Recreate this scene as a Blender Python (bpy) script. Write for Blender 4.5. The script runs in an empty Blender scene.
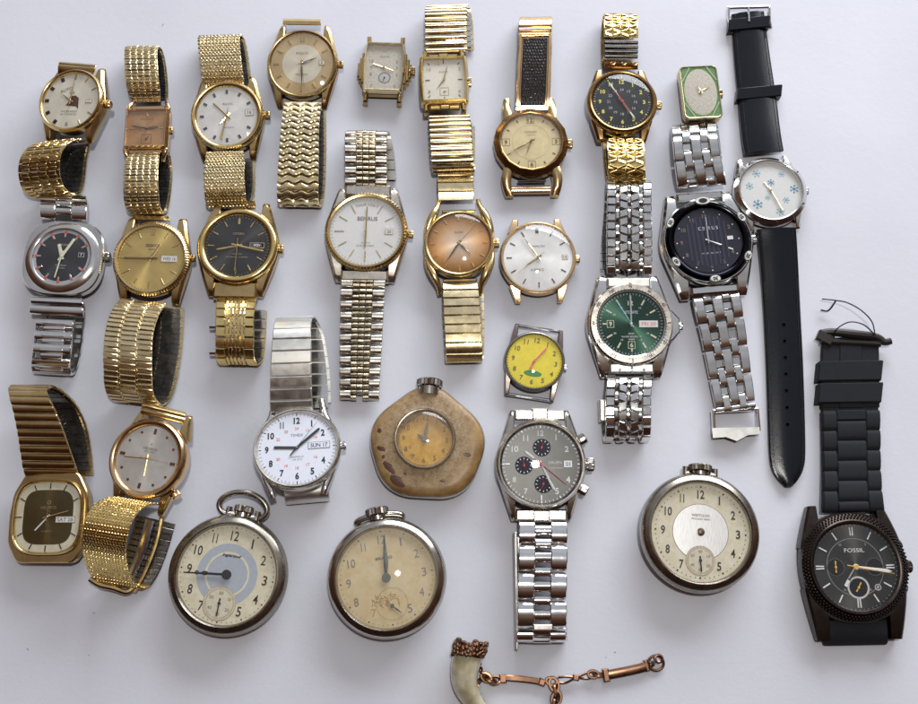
import bpy, math, random
from mathutils import Vector, Matrix
random.seed(7)
sc = bpy.context.scene
COL = sc.collection
R_ = math.radians
# ---------------------------------------------------------------- camera
TILT = 15.0; F = 1000.0; D = 444.0           # tilt from vertical, focal length (px of 918), distance (mm)
ct, st = math.cos(R_(TILT)), math.sin(R_(TILT))
CAM = Vector((0, -D*st, D*ct))
def W(px, py, z=0.0):
    """point of the photo -> point of the table top at height z (mm)"""
    u = (px-459)/F; v = (352-py)/F
    d = Vector((u, st+v*ct, -ct+v*st))
    return CAM + d*((CAM.z-z)/-d.z)
cd = bpy.data.cameras.new('camera'); cam = bpy.data.objects.new('camera', cd); COL.objects.link(cam)
cam.location = CAM*0.001; cam.rotation_euler = (R_(TILT), 0, 0)
cd.sensor_width = 36; cd.lens = 36*F/918; cd.clip_start = 0.01; cd.clip_end = 20
sc.camera = cam
# ---------------------------------------------------------------- materials
MATS = {}
def newmat(name):
    m = bpy.data.materials.new(name); m.use_nodes = True
    MATS[name] = m
    nt = m.node_tree; return m, nt, nt.nodes['Principled BSDF']
def N(nt, t, **kw):
    n = nt.nodes.new(t)
    for a, b in kw.items(): setattr(n, a, b)
    return n
def obj_coord(nt, scale=1000.0):
    tc = N(nt, 'ShaderNodeTexCoord'); mp = N(nt, 'ShaderNodeMapping'); mp.inputs['Scale'].default_value = (scale,)*3
    nt.links.new(tc.outputs['Object'], mp.inputs['Vector']); return mp.outputs['Vector']
def noise(nt, vec, scale, detail=3, rough=.5):
    n = N(nt, 'ShaderNodeTexNoise'); n.inputs['Scale'].default_value = scale; n.inputs['Detail'].default_value = detail
    n.inputs['Roughness'].default_value = rough; nt.links.new(vec, n.inputs['Vector']); return n.outputs['Fac']
def ramp(nt, fac, stops):
    r = N(nt, 'ShaderNodeValToRGB'); e = r.color_ramp.elements
    while len(e) < len(stops): e.new(.5)
    for i, (p, c) in enumerate(stops): e[i].position = p; e[i].color = tuple(c)+(1,) if len(c) == 3 else c
    nt.links.new(fac, r.inputs['Fac']); return r.outputs['Color']
def mul(c, f): return tuple(min(1, x*f) for x in c)
def metal(name, c, rough=.22, tarnish=.35, bump=.02, tc=None):
    m, nt, b = newmat(name)
    v = obj_coord(nt)
    dark = tc or mul(c, .55)
    f = noise(nt, v, .11, 4, .6)
    col = ramp(nt, f, [(.30, tuple(dark[i]*tarnish+c[i]*(1-tarnish) for i in range(3))), (.62, c)])
    nt.links.new(col, b.inputs['Base Color'])
    b.inputs['Metallic'].default_value = 1
    f2 = noise(nt, v, .3, 3, .6)
    mr = N(nt, 'ShaderNodeMapRange'); mr.inputs['To Min'].default_value = rough*.85; mr.inputs['To Max'].default_value = rough*1.25
    mr.inputs['From Min'].default_value = .3; mr.inputs['From Max'].default_value = .7
    nt.links.new(f2, mr.inputs['Value']); nt.links.new(mr.outputs['Result'], b.inputs['Roughness'])
    bp = N(nt, 'ShaderNodeBump'); bp.inputs['Strength'].default_value = bump*6; bp.inputs['Distance'].default_value = .00005
    nt.links.new(noise(nt, v, .55, 2, .5), bp.inputs['Height']); nt.links.new(bp.outputs['Normal'], b.inputs['Normal'])
    return m
def plain(name, c, rough=.5, var=.1, scale=.6, c2=None, metallic=0., coat=0., bump=0., spec=.5, bs=2.5):
    m, nt, b = newmat(name)
    v = obj_coord(nt)
    f = noise(nt, v, scale, 5, .6)
    col = ramp(nt, f, [(.35, c2 or mul(c, 1-var)), (.62, c)])
    nt.links.new(col, b.inputs['Base Color'])
    b.inputs['Roughness'].default_value = rough; b.inputs['Metallic'].default_value = metallic
    b.inputs['Coat Weight'].default_value = coat; b.inputs['Specular IOR Level'].default_value = spec
    if bump:
        bp = N(nt, 'ShaderNodeBump'); bp.inputs['Strength'].default_value = 1; bp.inputs['Distance'].default_value = bump*.001
        nt.links.new(noise(nt, v, bs, 5, .65), bp.inputs['Height']); nt.links.new(bp.outputs['Normal'], b.inputs['Normal'])
    return m
def sunburst(name, c, rough=.32, metallic=.75, c2=None, aniso=.8):
    m, nt, b = newmat(name)
    v = obj_coord(nt)
    col = ramp(nt, noise(nt, v, .25, 4), [(.3, c2 or mul(c, .88)), (.65, c)])
    nt.links.new(col, b.inputs['Base Color'])
    b.inputs['Metallic'].default_value = metallic; b.inputs['Roughness'].default_value = rough
    b.inputs['Anisotropic'].default_value = aniso
    t = N(nt, 'ShaderNodeTangent', direction_type='RADIAL', axis='Z')
    nt.links.new(t.outputs['Tangent'], b.inputs['Tangent'])
    return m
def glass(name, tint=(1, 1, 1), rough=.02, haze=0.):
    m, nt, b = newmat(name)
    nt.nodes.remove(b); out = nt.nodes['Material Output']
    tr = N(nt, 'ShaderNodeBsdfTransparent'); tr.inputs['Color'].default_value = tint+(1,)
    gl = N(nt, 'ShaderNodeBsdfGlossy'); gl.inputs['Roughness'].default_value = rough
    ge = N(nt, 'ShaderNodeNewGeometry'); dt = N(nt, 'ShaderNodeVectorMath', operation='DOT_PRODUCT')
    nt.links.new(ge.outputs['Normal'], dt.inputs[0]); nt.links.new(ge.outputs['Incoming'], dt.inputs[1])
    def mth(op, a, b_):                            # Schlick's reflectance, the same from both sides of the sheet
        q = N(nt, 'ShaderNodeMath', operation=op)
        for i, x in enumerate((a, b_)):
            if x is None: continue
            if isinstance(x, (int, float)): q.inputs[i].default_value = x
            else: nt.links.new(x, q.inputs[i])
        return q.outputs[0]
    fr = mth('MULTIPLY_ADD', mth('POWER', mth('SUBTRACT', 1.0, mth('ABSOLUTE', dt.outputs['Value'], None)), 5.0), .93)
    fr.node.inputs[2].default_value = .05
    mx = N(nt, 'ShaderNodeMixShader'); nt.links.new(fr, mx.inputs[0])
    nt.links.new(tr.outputs[0], mx.inputs[1]); nt.links.new(gl.outputs[0], mx.inputs[2])
    last = mx.outputs[0]
    if haze:                                      # worn acrylic: fine scratches scatter a little light
        df = N(nt, 'ShaderNodeBsdfDiffuse'); df.inputs['Color'].default_value = (.8, .8, .82, 1)
        f = noise(nt, obj_coord(nt), .5, 6, .7)
        mr = N(nt, 'ShaderNodeMapRange'); mr.inputs['From Min'].default_value = .35; mr.inputs['From Max'].default_value = .75
        mr.inputs['To Min'].default_value = haze*.3; mr.inputs['To Max'].default_value = haze
        nt.links.new(f, mr.inputs['Value'])
        m2 = N(nt, 'ShaderNodeMixShader'); nt.links.new(mr.outputs['Result'], m2.inputs[0])
        nt.links.new(last, m2.inputs[1]); nt.links.new(df.outputs[0], m2.inputs[2]); last = m2.outputs[0]
    nt.links.new(last, out.inputs['Surface'])
    return m
metal('gold', (.80, .61, .29), .22, .4, tc=(.45, .31, .13))
metal('pale_gold', (.84, .71, .43), .24, .4, tc=(.52, .39, .2))
metal('bright_gold', (.87, .66, .27), .19, .3)
metal('rose_gold', (.80, .55, .30), .2, .4)
metal('old_gold', (.63, .46, .22), .22, .5, tc=(.32, .2, .09))
metal('bronze', (.40, .24, .10), .22, .5, tc=(.2, .11, .05))
metal('copper', (.30, .165, .10), .3, .6, tc=(.12, .07, .045))
metal('dark_bronze', (.22, .14, .09), .38, .5)
metal('steel', (.78, .77, .74), .13, .3)
metal('bright_steel', (.88, .87, .86), .09, .2)
metal('brushed_steel', (.76, .75, .70), .38, .1)
metal('warm_steel', (.70, .66, .58), .26, .5, tc=(.45, .38, .28))
metal('dark_steel', (.22, .21, .20), .26, .4)
metal('pewter', (.37, .34, .29), .26, .5, tc=(.22, .18, .13))
metal('nickel', (.54, .51, .46), .18, .5, tc=(.28, .23, .17))
metal('light_bronze', (.66, .58, .43), .24, .4)
metal('polished_rose', (.78, .52, .26), .12, .3)
metal('gunmetal', (.055, .043, .038), .3, .4)
metal('brown_steel', (.20, .16, .14), .3, .4)
metal('blue_ring', (.014, .014, .019), .14, .3)
plain('white_dial', (.78, .78, .76), .45, .05)
plain('cool_white_dial', (.74, .77, .86), .5, .04)
plain('cream_dial', (.74, .68, .50), .5, .14, .25)
plain('aged_dial', (.62, .52, .33), .5, .2, .18, c2=(.55, .42, .22))
plain('amber_dial', (.66, .44, .14), .5, .2, .25, c2=(.52, .30, .07))
plain('ivory_dial', (.75, .70, .54), .5, .12, .3, c2=(.66, .58, .38))
plain('sub_dial', (.70, .64, .48), .5, .14, .5)
plain('stain_brown', (.10, .035, .015), .4, .4, 1.2)
plain('stain_tan', (.50, .34, .16), .6, .3, 1.0)
plain('light_blue', (.42, .46, .52), .5, .08)
sunburst('champagne_dial', (.80, .60, .22), .3)
sunburst('silver_dial', (.80, .77, .72), .32, .6)
sunburst('pale_silver_dial', (.84, .83, .80), .45, .1)
sunburst('cream_silver_dial', (.82, .77, .64), .45, .2)
sunburst('dark_brown_dial', (.09, .06, .035), .34, .7)
sunburst('olive_dial', (.13, .095, .03), .3, .8)
sunburst('dark_blue_dial', (.052, .050, .050), .33, .6)
sunburst('charcoal_dial', (.05, .05, .055), .36, .5)
sunburst('grey_dial', (.11, .108, .10), .38, .5)
sunburst('graphite_dial', (.05, .05, .048), .38, .5)
sunburst('green_dial', (.008, .05, .028), .3, .6)
sunburst('copper_dial', (.58, .27, .09), .36, .6, c2=(.42, .17, .05))
def smoked_glow():
    m, nt, b = newmat('smoked_glow_dial')
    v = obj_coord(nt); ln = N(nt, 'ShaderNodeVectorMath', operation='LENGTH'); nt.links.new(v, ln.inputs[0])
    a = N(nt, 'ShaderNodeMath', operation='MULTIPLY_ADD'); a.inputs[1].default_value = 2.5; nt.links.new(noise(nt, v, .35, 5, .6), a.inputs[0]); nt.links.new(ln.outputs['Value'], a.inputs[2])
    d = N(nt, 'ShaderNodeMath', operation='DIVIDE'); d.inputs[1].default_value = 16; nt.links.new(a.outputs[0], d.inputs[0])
    nt.links.new(ramp(nt, d.outputs[0], [(.25, (.82, .70, .68)), (.55, (.68, .46, .32)), (.78, (.48, .25, .09)), (.98, (.24, .11, .035))]), b.inputs['Base Color'])  # dial patina plus reflected glow, painted pale into the centre
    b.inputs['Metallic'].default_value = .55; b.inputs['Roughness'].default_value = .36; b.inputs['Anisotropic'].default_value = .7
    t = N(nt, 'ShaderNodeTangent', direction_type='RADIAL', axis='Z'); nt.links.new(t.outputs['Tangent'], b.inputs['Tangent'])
smoked_glow()
sunburst('rose_silver_dial', (.74, .58, .56), .42, .5)
sunburst('tan_dial', (.40, .23, .12), .5, .3)
sunburst('gold_ring_dial', (.66, .50, .28), .42, .3)
plain('grey_gold_dial', (.58, .54, .44), .45, .2, .5, metallic=.3)
plain('grey_dial_worn', (.60, .57, .51), .45, .2, 1.0, metallic=.2, c2=(.46, .43, .38))
plain('yellow_dial', (.85, .70, .03), .45, .12, .3)
plain('hole_dark', (.001, .001, .001), .9, spec=.0)
plain('verdigris', (.085, .10, .085), .45)
plain('black', (.012, .012, .013), .4)
plain('dark_dial', (.014, .016, .020), .5, spec=.2)
plain('navy_dial', (.010, .010, .025), .5, spec=.2)
plain('stripe_navy', (.030, .030, .06), .4, spec=.3)
plain('cream_square_dial', (.76, .72, .60), .5, .08)
plain('white_paint', (.8, .8, .78), .5)
plain('silver_print', (.55, .56, .6), .4, metallic=.5)
plain('brown_print', (.17, .12, .07), .5)
plain('grey_print', (.20, .20, .20), .5)
plain('red', (.6, .03, .02), .4)
plain('orange_red', (.70, .10, .03), .4)
plain('pink', (.78, .24, .20), .5)
plain('green_print', (.05, .28, .06), .5)
plain('lume_yellow', (.75, .72, .12), .5)
plain('lume_pale', (.72, .70, .52), .5)
plain('blue_print', (.12, .35, .52), .5)
plain('sky_print', (.30, .58, .68), .5)
plain('green_enamel', (.10, .22, .08), .3, .3, .8, c2=(.18, .30, .14), coat=.15)
plain('ivory_enamel', (.62, .60, .44), .3, .15)
plain('black_leather', (.006, .007, .011), .2, .2, .5, coat=.0, bump=.05, spec=.35, bs=1.2)
plain('brown_leather', (.016, .008, .007), .3, .4, 1.2, coat=.15, bump=.1, spec=.3, bs=1.2)
plain('stitch', (.022, .024, .032), .6)
plain('rubber', (.016, .017, .021), .7, .12, bump=.01, spec=.2)
plain('wire_dark', (.05, .045, .04), .4, metallic=.6)
plain('orange_mark', (.85, .5, .05), .5)
plain('horn', (.66, .61, .45), .12, .35, .10, c2=(.36, .31, .18), coat=1.0)
glass('crystal'); glass('worn_crystal', (1, .99, .96), .05, .05); glass('yellowed_crystal', (1, .95, .82), .06, .07)
def leathercase():
    m, nt, b = newmat('pitted_tan')
    v = obj_coord(nt)
    c = ramp(nt, noise(nt, v, .5, 8, .8), [(.34, (.15, .085, .035)), (.48, (.34, .235, .12)), (.62, (.48, .39, .27))])
    c2 = ramp(nt, noise(nt, v, .16, 5, .6), [(.34, (.22, .12, .04)), (.64, (.38, .24, .095))])
    ln = N(nt, 'ShaderNodeVectorMath', operation='LENGTH'); nt.links.new(v, ln.inputs[0])
    a = N(nt, 'ShaderNodeMath', operation='MULTIPLY_ADD'); a.inputs[1].default_value = 7; nt.links.new(noise(nt, v, .3, 5, .7), a.inputs[0]); nt.links.new(ln.outputs['Value'], a.inputs[2])
    d = N(nt, 'ShaderNodeMath', operation='DIVIDE'); d.inputs[1].default_value = 36; nt.links.new(a.outputs[0], d.inputs[0])
    f = ramp(nt, d.outputs[0], [(.50, (1, 1, 1)), (.80, (0, 0, 0))])     # the grainy middle ring of the stone, smooth towards the rim
    mx = N(nt, 'ShaderNodeMix', data_type='RGBA'); nt.links.new(f, mx.inputs[0]); nt.links.new(c2, mx.inputs[6]); nt.links.new(c, mx.inputs[7])
    nt.links.new(mx.outputs[2], b.inputs['Base Color']); b.inputs['Roughness'].default_value = .32
    bp = N(nt, 'ShaderNodeBump'); bp.inputs['Distance'].default_value = .0006; nt.links.new(f, bp.inputs['Strength'])
    nt.links.new(noise(nt, v, .9, 7, .8), bp.inputs['Height']); nt.links.new(bp.outputs['Normal'], b.inputs['Normal'])
leathercase()
def brushed(name, c):
    m, nt, b = newmat(name)
    tc = N(nt, 'ShaderNodeTexCoord'); mp = N(nt, 'ShaderNodeMapping'); mp.inputs['Scale'].default_value = (4000, 250, 1000); mp.inputs['Rotation'].default_value = (0, 0, .25)
    nt.links.new(tc.outputs['Object'], mp.inputs['Vector'])
    f = noise(nt, mp.outputs['Vector'], 1.0, 4, .6)
    nt.links.new(ramp(nt, f, [(.3, mul(c, .72)), (.7, c)]), b.inputs['Base Color'])
    b.inputs['Metallic'].default_value = .8; b.inputs['Roughness'].default_value = .35
brushed('brushed_silver_dial', (.80, .79, .77))
# ---------------------------------------------------------------- mesh builder (mm)
class MB:
    def __init__(s): s.v = []; s.f = []; s.m = []
    def add(s, verts, faces, mat=0):
        o = len(s.v); s.v += [tuple(p) for p in verts]
        for f in faces: s.f.append(tuple(i+o for i in f)); s.m.append(mat)
    def build(s, name, mats, parent, loc=(0, 0, 0), smooth=35, label=None):
        if not isinstance(mats, (list, tuple)): mats = [mats]
        me = bpy.data.meshes.new(name)
        k = .001
        me.from_pydata([((x-loc[0])*k, (y-loc[1])*k, (z-loc[2])*k) for x, y, z in s.v], [], s.f)
        for mm in mats: me.materials.append(MATS[mm])
        me.polygons.foreach_set('material_index', s.m)
        me.update(); me.validate()
        me.polygons.foreach_set('use_smooth', [True]*len(me.polygons))
        me.set_sharp_from_angle(angle=R_(smooth))
        o = bpy.data.objects.new(name, me); COL.objects.link(o)
        o.location = (loc[0]*k, loc[1]*k, loc[2]*k)
        if parent: o.parent = parent
        if label: o['label'] = label
        return o
def outline(shape, inset=0., scale=1., n=96):
    kd = shape[0]; P = []
    if kd == 'c':
        r = (shape[1]-inset)*scale
        P = [(r*math.sin(2*math.pi*i/n), r*math.cos(2*math.pi*i/n)) for i in range(n)]
    elif kd == 'e':
        a, b = (shape[1]-inset)*scale, (shape[2]-inset)*scale
        P = [(a*math.sin(2*math.pi*i/n), b*math.cos(2*math.pi*i/n)) for i in range(n)]
    elif kd == 's':                                   # superellipse a, b, power
        a, b, p = (shape[1]-inset)*scale, (shape[2]-inset)*scale, shape[3]
        for i in range(n):
            t = 2*math.pi*i/n; sx, cy = math.sin(t), math.cos(t)
            q = (abs(sx)**p+abs(cy)**p)**(-1/p)
            P.append((a*q*sx, b*q*cy))
    elif kd == 'r':                                   # rounded rectangle a, b, rc, bulge
        a, b = shape[1]-inset, shape[2]-inset; rc = max(shape[3]-inset, .25); bu = shape[4] if len(shape) > 4 else 0
        m = n//4
        for q in range(4):
            sx, sy = ((1, 1), (1, -1), (-1, -1), (-1, 1))[q]
            for i in range(m):
                t = math.pi/2*i/(m-1)
                if q in (0, 2): x, y = math.sin(t), math.cos(t)
                else: x, y = math.cos(t), math.sin(t)
                X = sx*(a-rc+rc*x); Y = sy*(b-rc+rc*y)
                P.append((X*scale, Y*scale))
        if bu:
            Q = []
            for i in range(len(P)):                   # subdivide the long sides so that they can bow outwards
                p, q = P[i], P[(i+1) % len(P)]
                Q.append(p)
                if math.dist(p, q) > a*.5*scale:
                    for t in range(1, 12): Q.append((p[0]+(q[0]-p[0])*t/12, p[1]+(q[1]-p[1])*t/12))
            P = [(x*(1+bu*(1-(y/(b*scale))**2)), y) for x, y in Q]
    elif kd == 'p':                                   # rounded polygon: list of (x, y), rounding
        V = shape[1]; rr = shape[2]; R0 = shape[3]; f = (1-inset/R0)*scale
        for i, p in enumerate(V):
            a = Vector(V[i-1]); b = Vector(p); c = Vector(V[(i+1) % len(V)])
            p0 = b+(a-b).normalized()*rr; p1 = b+(c-b).normalized()*rr
            for j in range(13):
                t = j/12; q = p0*(1-t)**2+b*2*t*(1-t)+p1*t*t; P.append((q.x*f, q.y*f))
    return P
def rings(mb, k, shape, prof, mat=0, capa=False, capb=False, flute=None, n=96, closed=False, off=(0, 0)):
    """prof: (inset px, z mm[, scale[, flute px]])"""
    rows = []
    for pr in prof:
        O = outline(shape, pr[0], pr[2] if len(pr) > 2 else 1., n)
        fl = pr[3] if len(pr) > 3 else 0
        row = []
        for i, (x, y) in enumerate(O):
            if fl and i % 2: r = math.hypot(x, y); x *= (r-fl)/r; y *= (r-fl)/r
            row.append(((x+off[0])*k, (y+off[1])*k, pr[1]))
        rows.append(row)
    m = len(rows[0]); V = [p for r in rows for p in r]; Fc = []
    for j in range(len(rows)-1+(1 if closed else 0)):
        a = j*m; b = ((j+1) % len(rows))*m
        for i in range(m):
            i2 = (i+1) % m; Fc.append((a+i, b+i, b+i2, a+i2))
    if capa: V.append((off[0]*k, off[1]*k, prof[0][1])); c = len(V)-1; Fc += [(i, (i+1) % m, c) for i in range(m)]
    if capb:
        a = (len(rows)-1)*m; V.append((off[0]*k, off[1]*k, prof[-1][1])); c = len(V)-1; Fc += [(a+(i+1) % m, a+i, c) for i in range(m)]
    mb.add(V, Fc, mat)
def box(mb, c, sx, sy, sz, rot=0, bev=0., mat=0):
    """box centred at c (mm), sizes in mm, rot clockwise degrees about z, top chamfer bev"""
    a = R_(rot); ca, sa = math.cos(a), math.sin(a)
    V = []
    for (ins, z) in ((0, -sz/2), (0, sz/2-bev), (bev, sz/2)):
        for x, y in ((-1, -1), (1, -1), (1, 1), (-1, 1)):
            X = x*(sx/2-ins); Y = y*(sy/2-ins)
            V.append((c[0]+X*ca+Y*sa, c[1]-X*sa+Y*ca, c[2]+z))
    Fc = [(3, 2, 1, 0), (8, 9, 10, 11)]
    for b in (0, 4):
        for i in range(4): Fc.append((b+i, b+(i+1) % 4, b+4+(i+1) % 4, b+4+i))
    mb.add(V, Fc, mat)
def tube(mb, pts, r, n=10, mat=0, closed=False, rf=None):
    P = [Vector(p) for p in pts]; m = len(P); V = []; up = Vector((0, 0, 1)); prev = None
    for i, p in enumerate(P):
        if closed: t = (P[(i+1) % m]-P[i-1]).normalized()
        else: t = (P[min(i+1, m-1)]-P[max(i-1, 0)]).normalized()
        if prev is None:
            a = t.cross(up)
            if a.length < .1: a = t.cross(Vector((1, 0, 0)))
        else: a = prev-t*prev.dot(t)
        a.normalize(); prev = a; b = t.cross(a)
        rr = r if rf is None else r*rf(i/(m-1))
        for j in range(n):
            q = 2*math.pi*j/n; V.append(p+a*rr*math.cos(q)+b*rr*math.sin(q))
    Fc = []
    for i in range(m if closed else m-1):
        for j in range(n):
            i2 = (i+1) % m; Fc.append((i*n+j, i*n+(j+1) % n, i2*n+(j+1) % n, i2*n+j))
    if not closed: Fc += [tuple(range(n))[::-1], tuple((m-1)*n+j for j in range(n))]
    mb.add(V, Fc, mat)
def spline(pts, step=.35):
    """Catmull-Rom through vectors of any length"""
    P = [pts[0]]+list(pts)+[pts[-1]]; out = []
    for i in range(1, len(P)-2):
        p0, p1, p2, p3 = P[i-1], P[i], P[i+1], P[i+2]
        L = max(2, int(math.dist(p1[:3], p2[:3])/step))
        for j in range(L):
            t = j/L
            out.append([.5*((2*b)+(-a+c)*t+(2*a-5*b+4*c-d)*t*t+(-a+3*b-3*c+d)*t**3) for a, b, c, d in zip(p0, p1, p2, p3)])
    out.append(list(pts[-1])); return out
_g = {}
def glyph(s, bold=0., shear=0.):
    key = (s, bold, shear)
    if key not in _g:
        cu = bpy.data.curves.new('t', 'FONT'); cu.body = s; cu.size = 1; cu.resolution_u = 3; cu.offset = bold; cu.shear = shear; cu.dimensions = '2D'; cu.fill_mode = 'FRONT'
        o = bpy.data.objects.new('t', cu); me = o.to_mesh()
        V = [tuple(v.co) for v in me.vertices]; Fc = [tuple(p.vertices) for p in me.polygons]
        o.to_mesh_clear(); bpy.data.objects.remove(o); bpy.data.curves.remove(cu)
        xs = [v[0] for v in V]; ys = [v[1] for v in V]
        cx, cy = (min(xs)+max(xs))/2, (min(ys)+max(ys))/2; h = max(ys)-min(ys)
        _g[key] = ([((x-cx)/h, (y-cy)/h) for x, y, _ in V], Fc)
    return _g[key]
def text(mb, k, s, x, y, h, z, rot=0, bold=.0, sx=1., mat=0, shear=0., width=None):
    """text centred at x, y (px), capital height h px, rot clockwise degrees"""
    V, Fc = glyph(s, bold, shear); a = R_(rot); ca, sa = math.cos(a), math.sin(a)
    if width: sx = width/(h*(max(v[0] for v in V)-min(v[0] for v in V)))
    mb.add([((x+h*(u*sx*ca+v*sa))*k, (y+h*(-u*sx*sa+v*ca))*k, z) for u, v in V], Fc, mat)
# ---------------------------------------------------------------- watch
def pol(a, r): return (r*math.sin(R_(a)), r*math.cos(R_(a)))
class Watch:
    def __init__(s, name, label, cat, group, cx, cy, rot=0, lift=0., zd=6.2, tilt=(0, 0)):
        C = W(cx, cy, lift+zd)
        s.k = (W(cx+1, cy, lift+zd)-C).length
        s.M = (Matrix.Rotation(R_(-rot), 3, 'Z') @ Matrix.Rotation(R_(tilt[0]), 3, 'X') @ Matrix.Rotation(R_(tilt[1]), 3, 'Y'))
        s.loc = C-s.M @ Vector((0, 0, zd)); s.zd = zd; s.Mi = s.M.inverted(); s.rot = rot
        o = bpy.data.objects.new(name, None); o.empty_display_size = .01; COL.objects.link(o)
        o.location = s.loc*.001; o.rotation_euler = s.M.to_euler()
        o['label'] = label; o['category'] = cat
        if group: o['group'] = group
        s.o = o
    def L(s, px, py, z): return s.Mi @ (W(px, py, z)-s.loc)
    # --- pieces. in-plane px, heights mm
    def body(s, shape, mat, z0=0., z1=6.5, flank=None, name='case', bot=6, extra=None):
        mb = MB(); h = z1-z0
        rings(mb, s.k, shape, [(bot+2, z0), (bot, z0), (1.6, z0+.3*h), (.2, z0+.42*h), (0, z0+.5*h), (0, z1-.5), (1.0, z1), (6, z1)], capa=True, capb=True)
        if flank: s.flanks(mb, z0, z1, **flank)
        if extra: extra(mb)
        s.case = mb.build(name, mat, s.o); return s.case
    def flanks(s, mb, z0, z1, R, G, Wx, Ly, drop=2.5, y0=None, hollow=False, ch=2.5, pw=1.):
        k = s.k
        def xo(y):
            y = abs(y)
            # tangent point from (Wx,Ly) to circle R
            d = math.hypot(Wx, Ly); a = math.acos(min(1, R/d)); b = math.atan2(Wx, Ly)
            t = b+a; ty = R*math.cos(t); tx = R*math.sin(t)
            if y <= ty: return math.sqrt(max(R*R-y*y, 0))
            f = (y-ty)/(Ly-ty); return tx+(Wx-tx)*f**pw
        for sx in (1, -1):
            runs = [(-Ly, Ly)] if y0 is None else [(y0, Ly), (-Ly, -y0)]
            for ya, yb in runs:
                secs = []; n = 28
                for i in range(n+1):
                    y = ya+(yb-ya)*i/n; o = xo(y); q = (abs(y)/Ly)**3
                    zt = z1-drop*q-.05; zb = z0+.4+.3*q
                    endc = min(1, (Ly-abs(y))/(.06*Ly)+.35); mid = (zt+zb)/2
                    zt = mid+(zt-mid)*endc; zb = mid+(zb-mid)*endc
                    c = min(ch, (o-G)*.45)
                    secs.append([(G, zb), (o-c*.6, zb), (o, zb+.35*(zt-zb)), (o, zt-.22*(zt-zb)), (o-c, zt), (G+min(.8, c), zt), (G, zt-.3)])
                V = [(sx*x*k, (ya+(yb-ya)*i/n)*k, z) for i, S in enumerate(secs) for x, z in S]
                m = 7; Fc = [(i*m+j, i*m+(j+1) % m, (i+1)*m+(j+1) % m, (i+1)*m+j) for i in range(n) for j in range(m)]
                Fc += [tuple(range(m))[::-1], tuple(n*m+j for j in range(m))]
                if sx < 0: Fc = [f[::-1] for f in Fc]
                mb.add(V, Fc)
    def bezel(s, shape, inner, mat, z0, z1, zi=None, style='round', name='bezel', n=96, flute=.0, mats=None):
        """ring from shape edge (inset 0) to inset=inner; zi: height where the inner wall meets the dial"""
        mb = MB(); w = inner; h = z1-z0; zi = s.zd if zi is None else zi
        if style == 'round': pr = [(0, z0), (-.2, z0+.35*h), (.15*w, z0+.75*h), (.4*w, z1), (.65*w, z1-.03*h), (w*.95, z1-.3*h), (w, z1-.5*h), (w+.2, zi)]
        elif style == 'flat': pr = [(0, z0), (0, z1-.4), (.8, z1), (w-.8, z1), (w, z1-.25), (w+.4, zi)]
        elif style == 'slope': pr = [(0, z0), (0, z0+.3*h), (.7*w, z1), (.9*w, z1-.05), (w, z1-.3), (w+.5, zi)]
        elif style == 'step': pr = [(0, z0), (0, z0+.4*h), (.3*w, z0+.55*h), (.45*w, z0+.5*h), (.5*w, z0+.8*h), (.75*w, z1), (w, z1-.2*h), (w+.4, zi)]
        elif style == 'flute': pr = [(0, z0, 1, 0), (0, z0+.4*h, 1, .7), (.28*w, z0+.75*h, 1, .7), (.62*w, z1, 1, .0), (w, z1-.2, 1, 0), (w+.5, zi, 1, 0)]
        rings(mb, s.k, shape, pr, n=n)
        return mb.build(name, mat, s.o, smooth=(20 if style == 'flute' else 40))
    def dial(s, shape, mat, z=None, name='dial', zones=None):
        z = s.zd if z is None else z
        mb = MB(); rings(mb, s.k, shape, [(0, z-.6), (0, z), (0, z, .75), (0, z, .5), (0, z, .25), (0, z, .06)], capb=True)
        s.d = mb.build(name, mat, s.o, loc=(0, 0, z)); return s.d
    def disc(s, shape, mat, name, dz=.05, off=(0, 0), parent=None, inner=None, z=None):
        z = (s.zd if z is None else z)+dz
        mb = MB()
        if inner is None: rings(mb, s.k, shape, [(0, z-.06), (0, z), (0, z, .5)], capb=True, off=off)
        else: rings(mb, s.k, shape, [(0, z-.06), (0, z), (inner, z), (inner, z-.06)], off=off)
        return mb.build(name, mat, parent or s.d, loc=(off[0]*s.k, off[1]*s.k, z) if False else (0, 0, 0)) if parent is not None and parent is not s.d else s._sub(mb, name, mat)
    def _sub(s, mb, name, mat, label=None):
        """child of the dial (thing > dial > sub-part)"""
        o = mb.build(name, mat, None, loc=(0, 0, s.zd)); o.location = (0, 0, 0); o.parent = s.d
        if label: o['label'] = label
        return o
    def crystal(s, shape, z, dome, mat='crystal', pw=2.0):
        mb = MB(); pr = []
        for i in range(15):
            t = math.sin(math.pi/2*(1-i/14.5)); pr.append((0, z+dome*(1-t**pw), t))
        rings(mb, s.k, shape, [(0, z-.3, 1)]+pr, capb=True)
        return mb.build('crystal', mat, s.o, smooth=60)
    def crown(s, ang, r, ln, rad, z, mat, name='crown', teeth=22, stem=True):
        mb = MB(); k = s.k; n = teeth*2
        a = R_(ang); d = Vector((math.sin(a), math.cos(a), 0)); b = Vector((d.y, -d.x, 0)); c = Vector((0, 0, 1))
        rows = []
        for t, rr, fl in (([(-4, .45, 0), (0, .45, 0)] if stem else [])+[(0, .9, 0), (.15*ln, 1, 1), (.85*ln, 1, 1), (ln, .86, 0), (ln, .0, 0)]):
            row = []
            for i in range(n):
                q = rad*k*rr*(1-(.09 if fl and i % 2 else 0)); th = 2*math.pi*i/n
                row.append(d*((r+t)*k)+b*(q*math.cos(th))+c*(q*math.sin(th)+z))
            rows.append(row)
        V = [p for R in rows for p in R]; m = n
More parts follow.
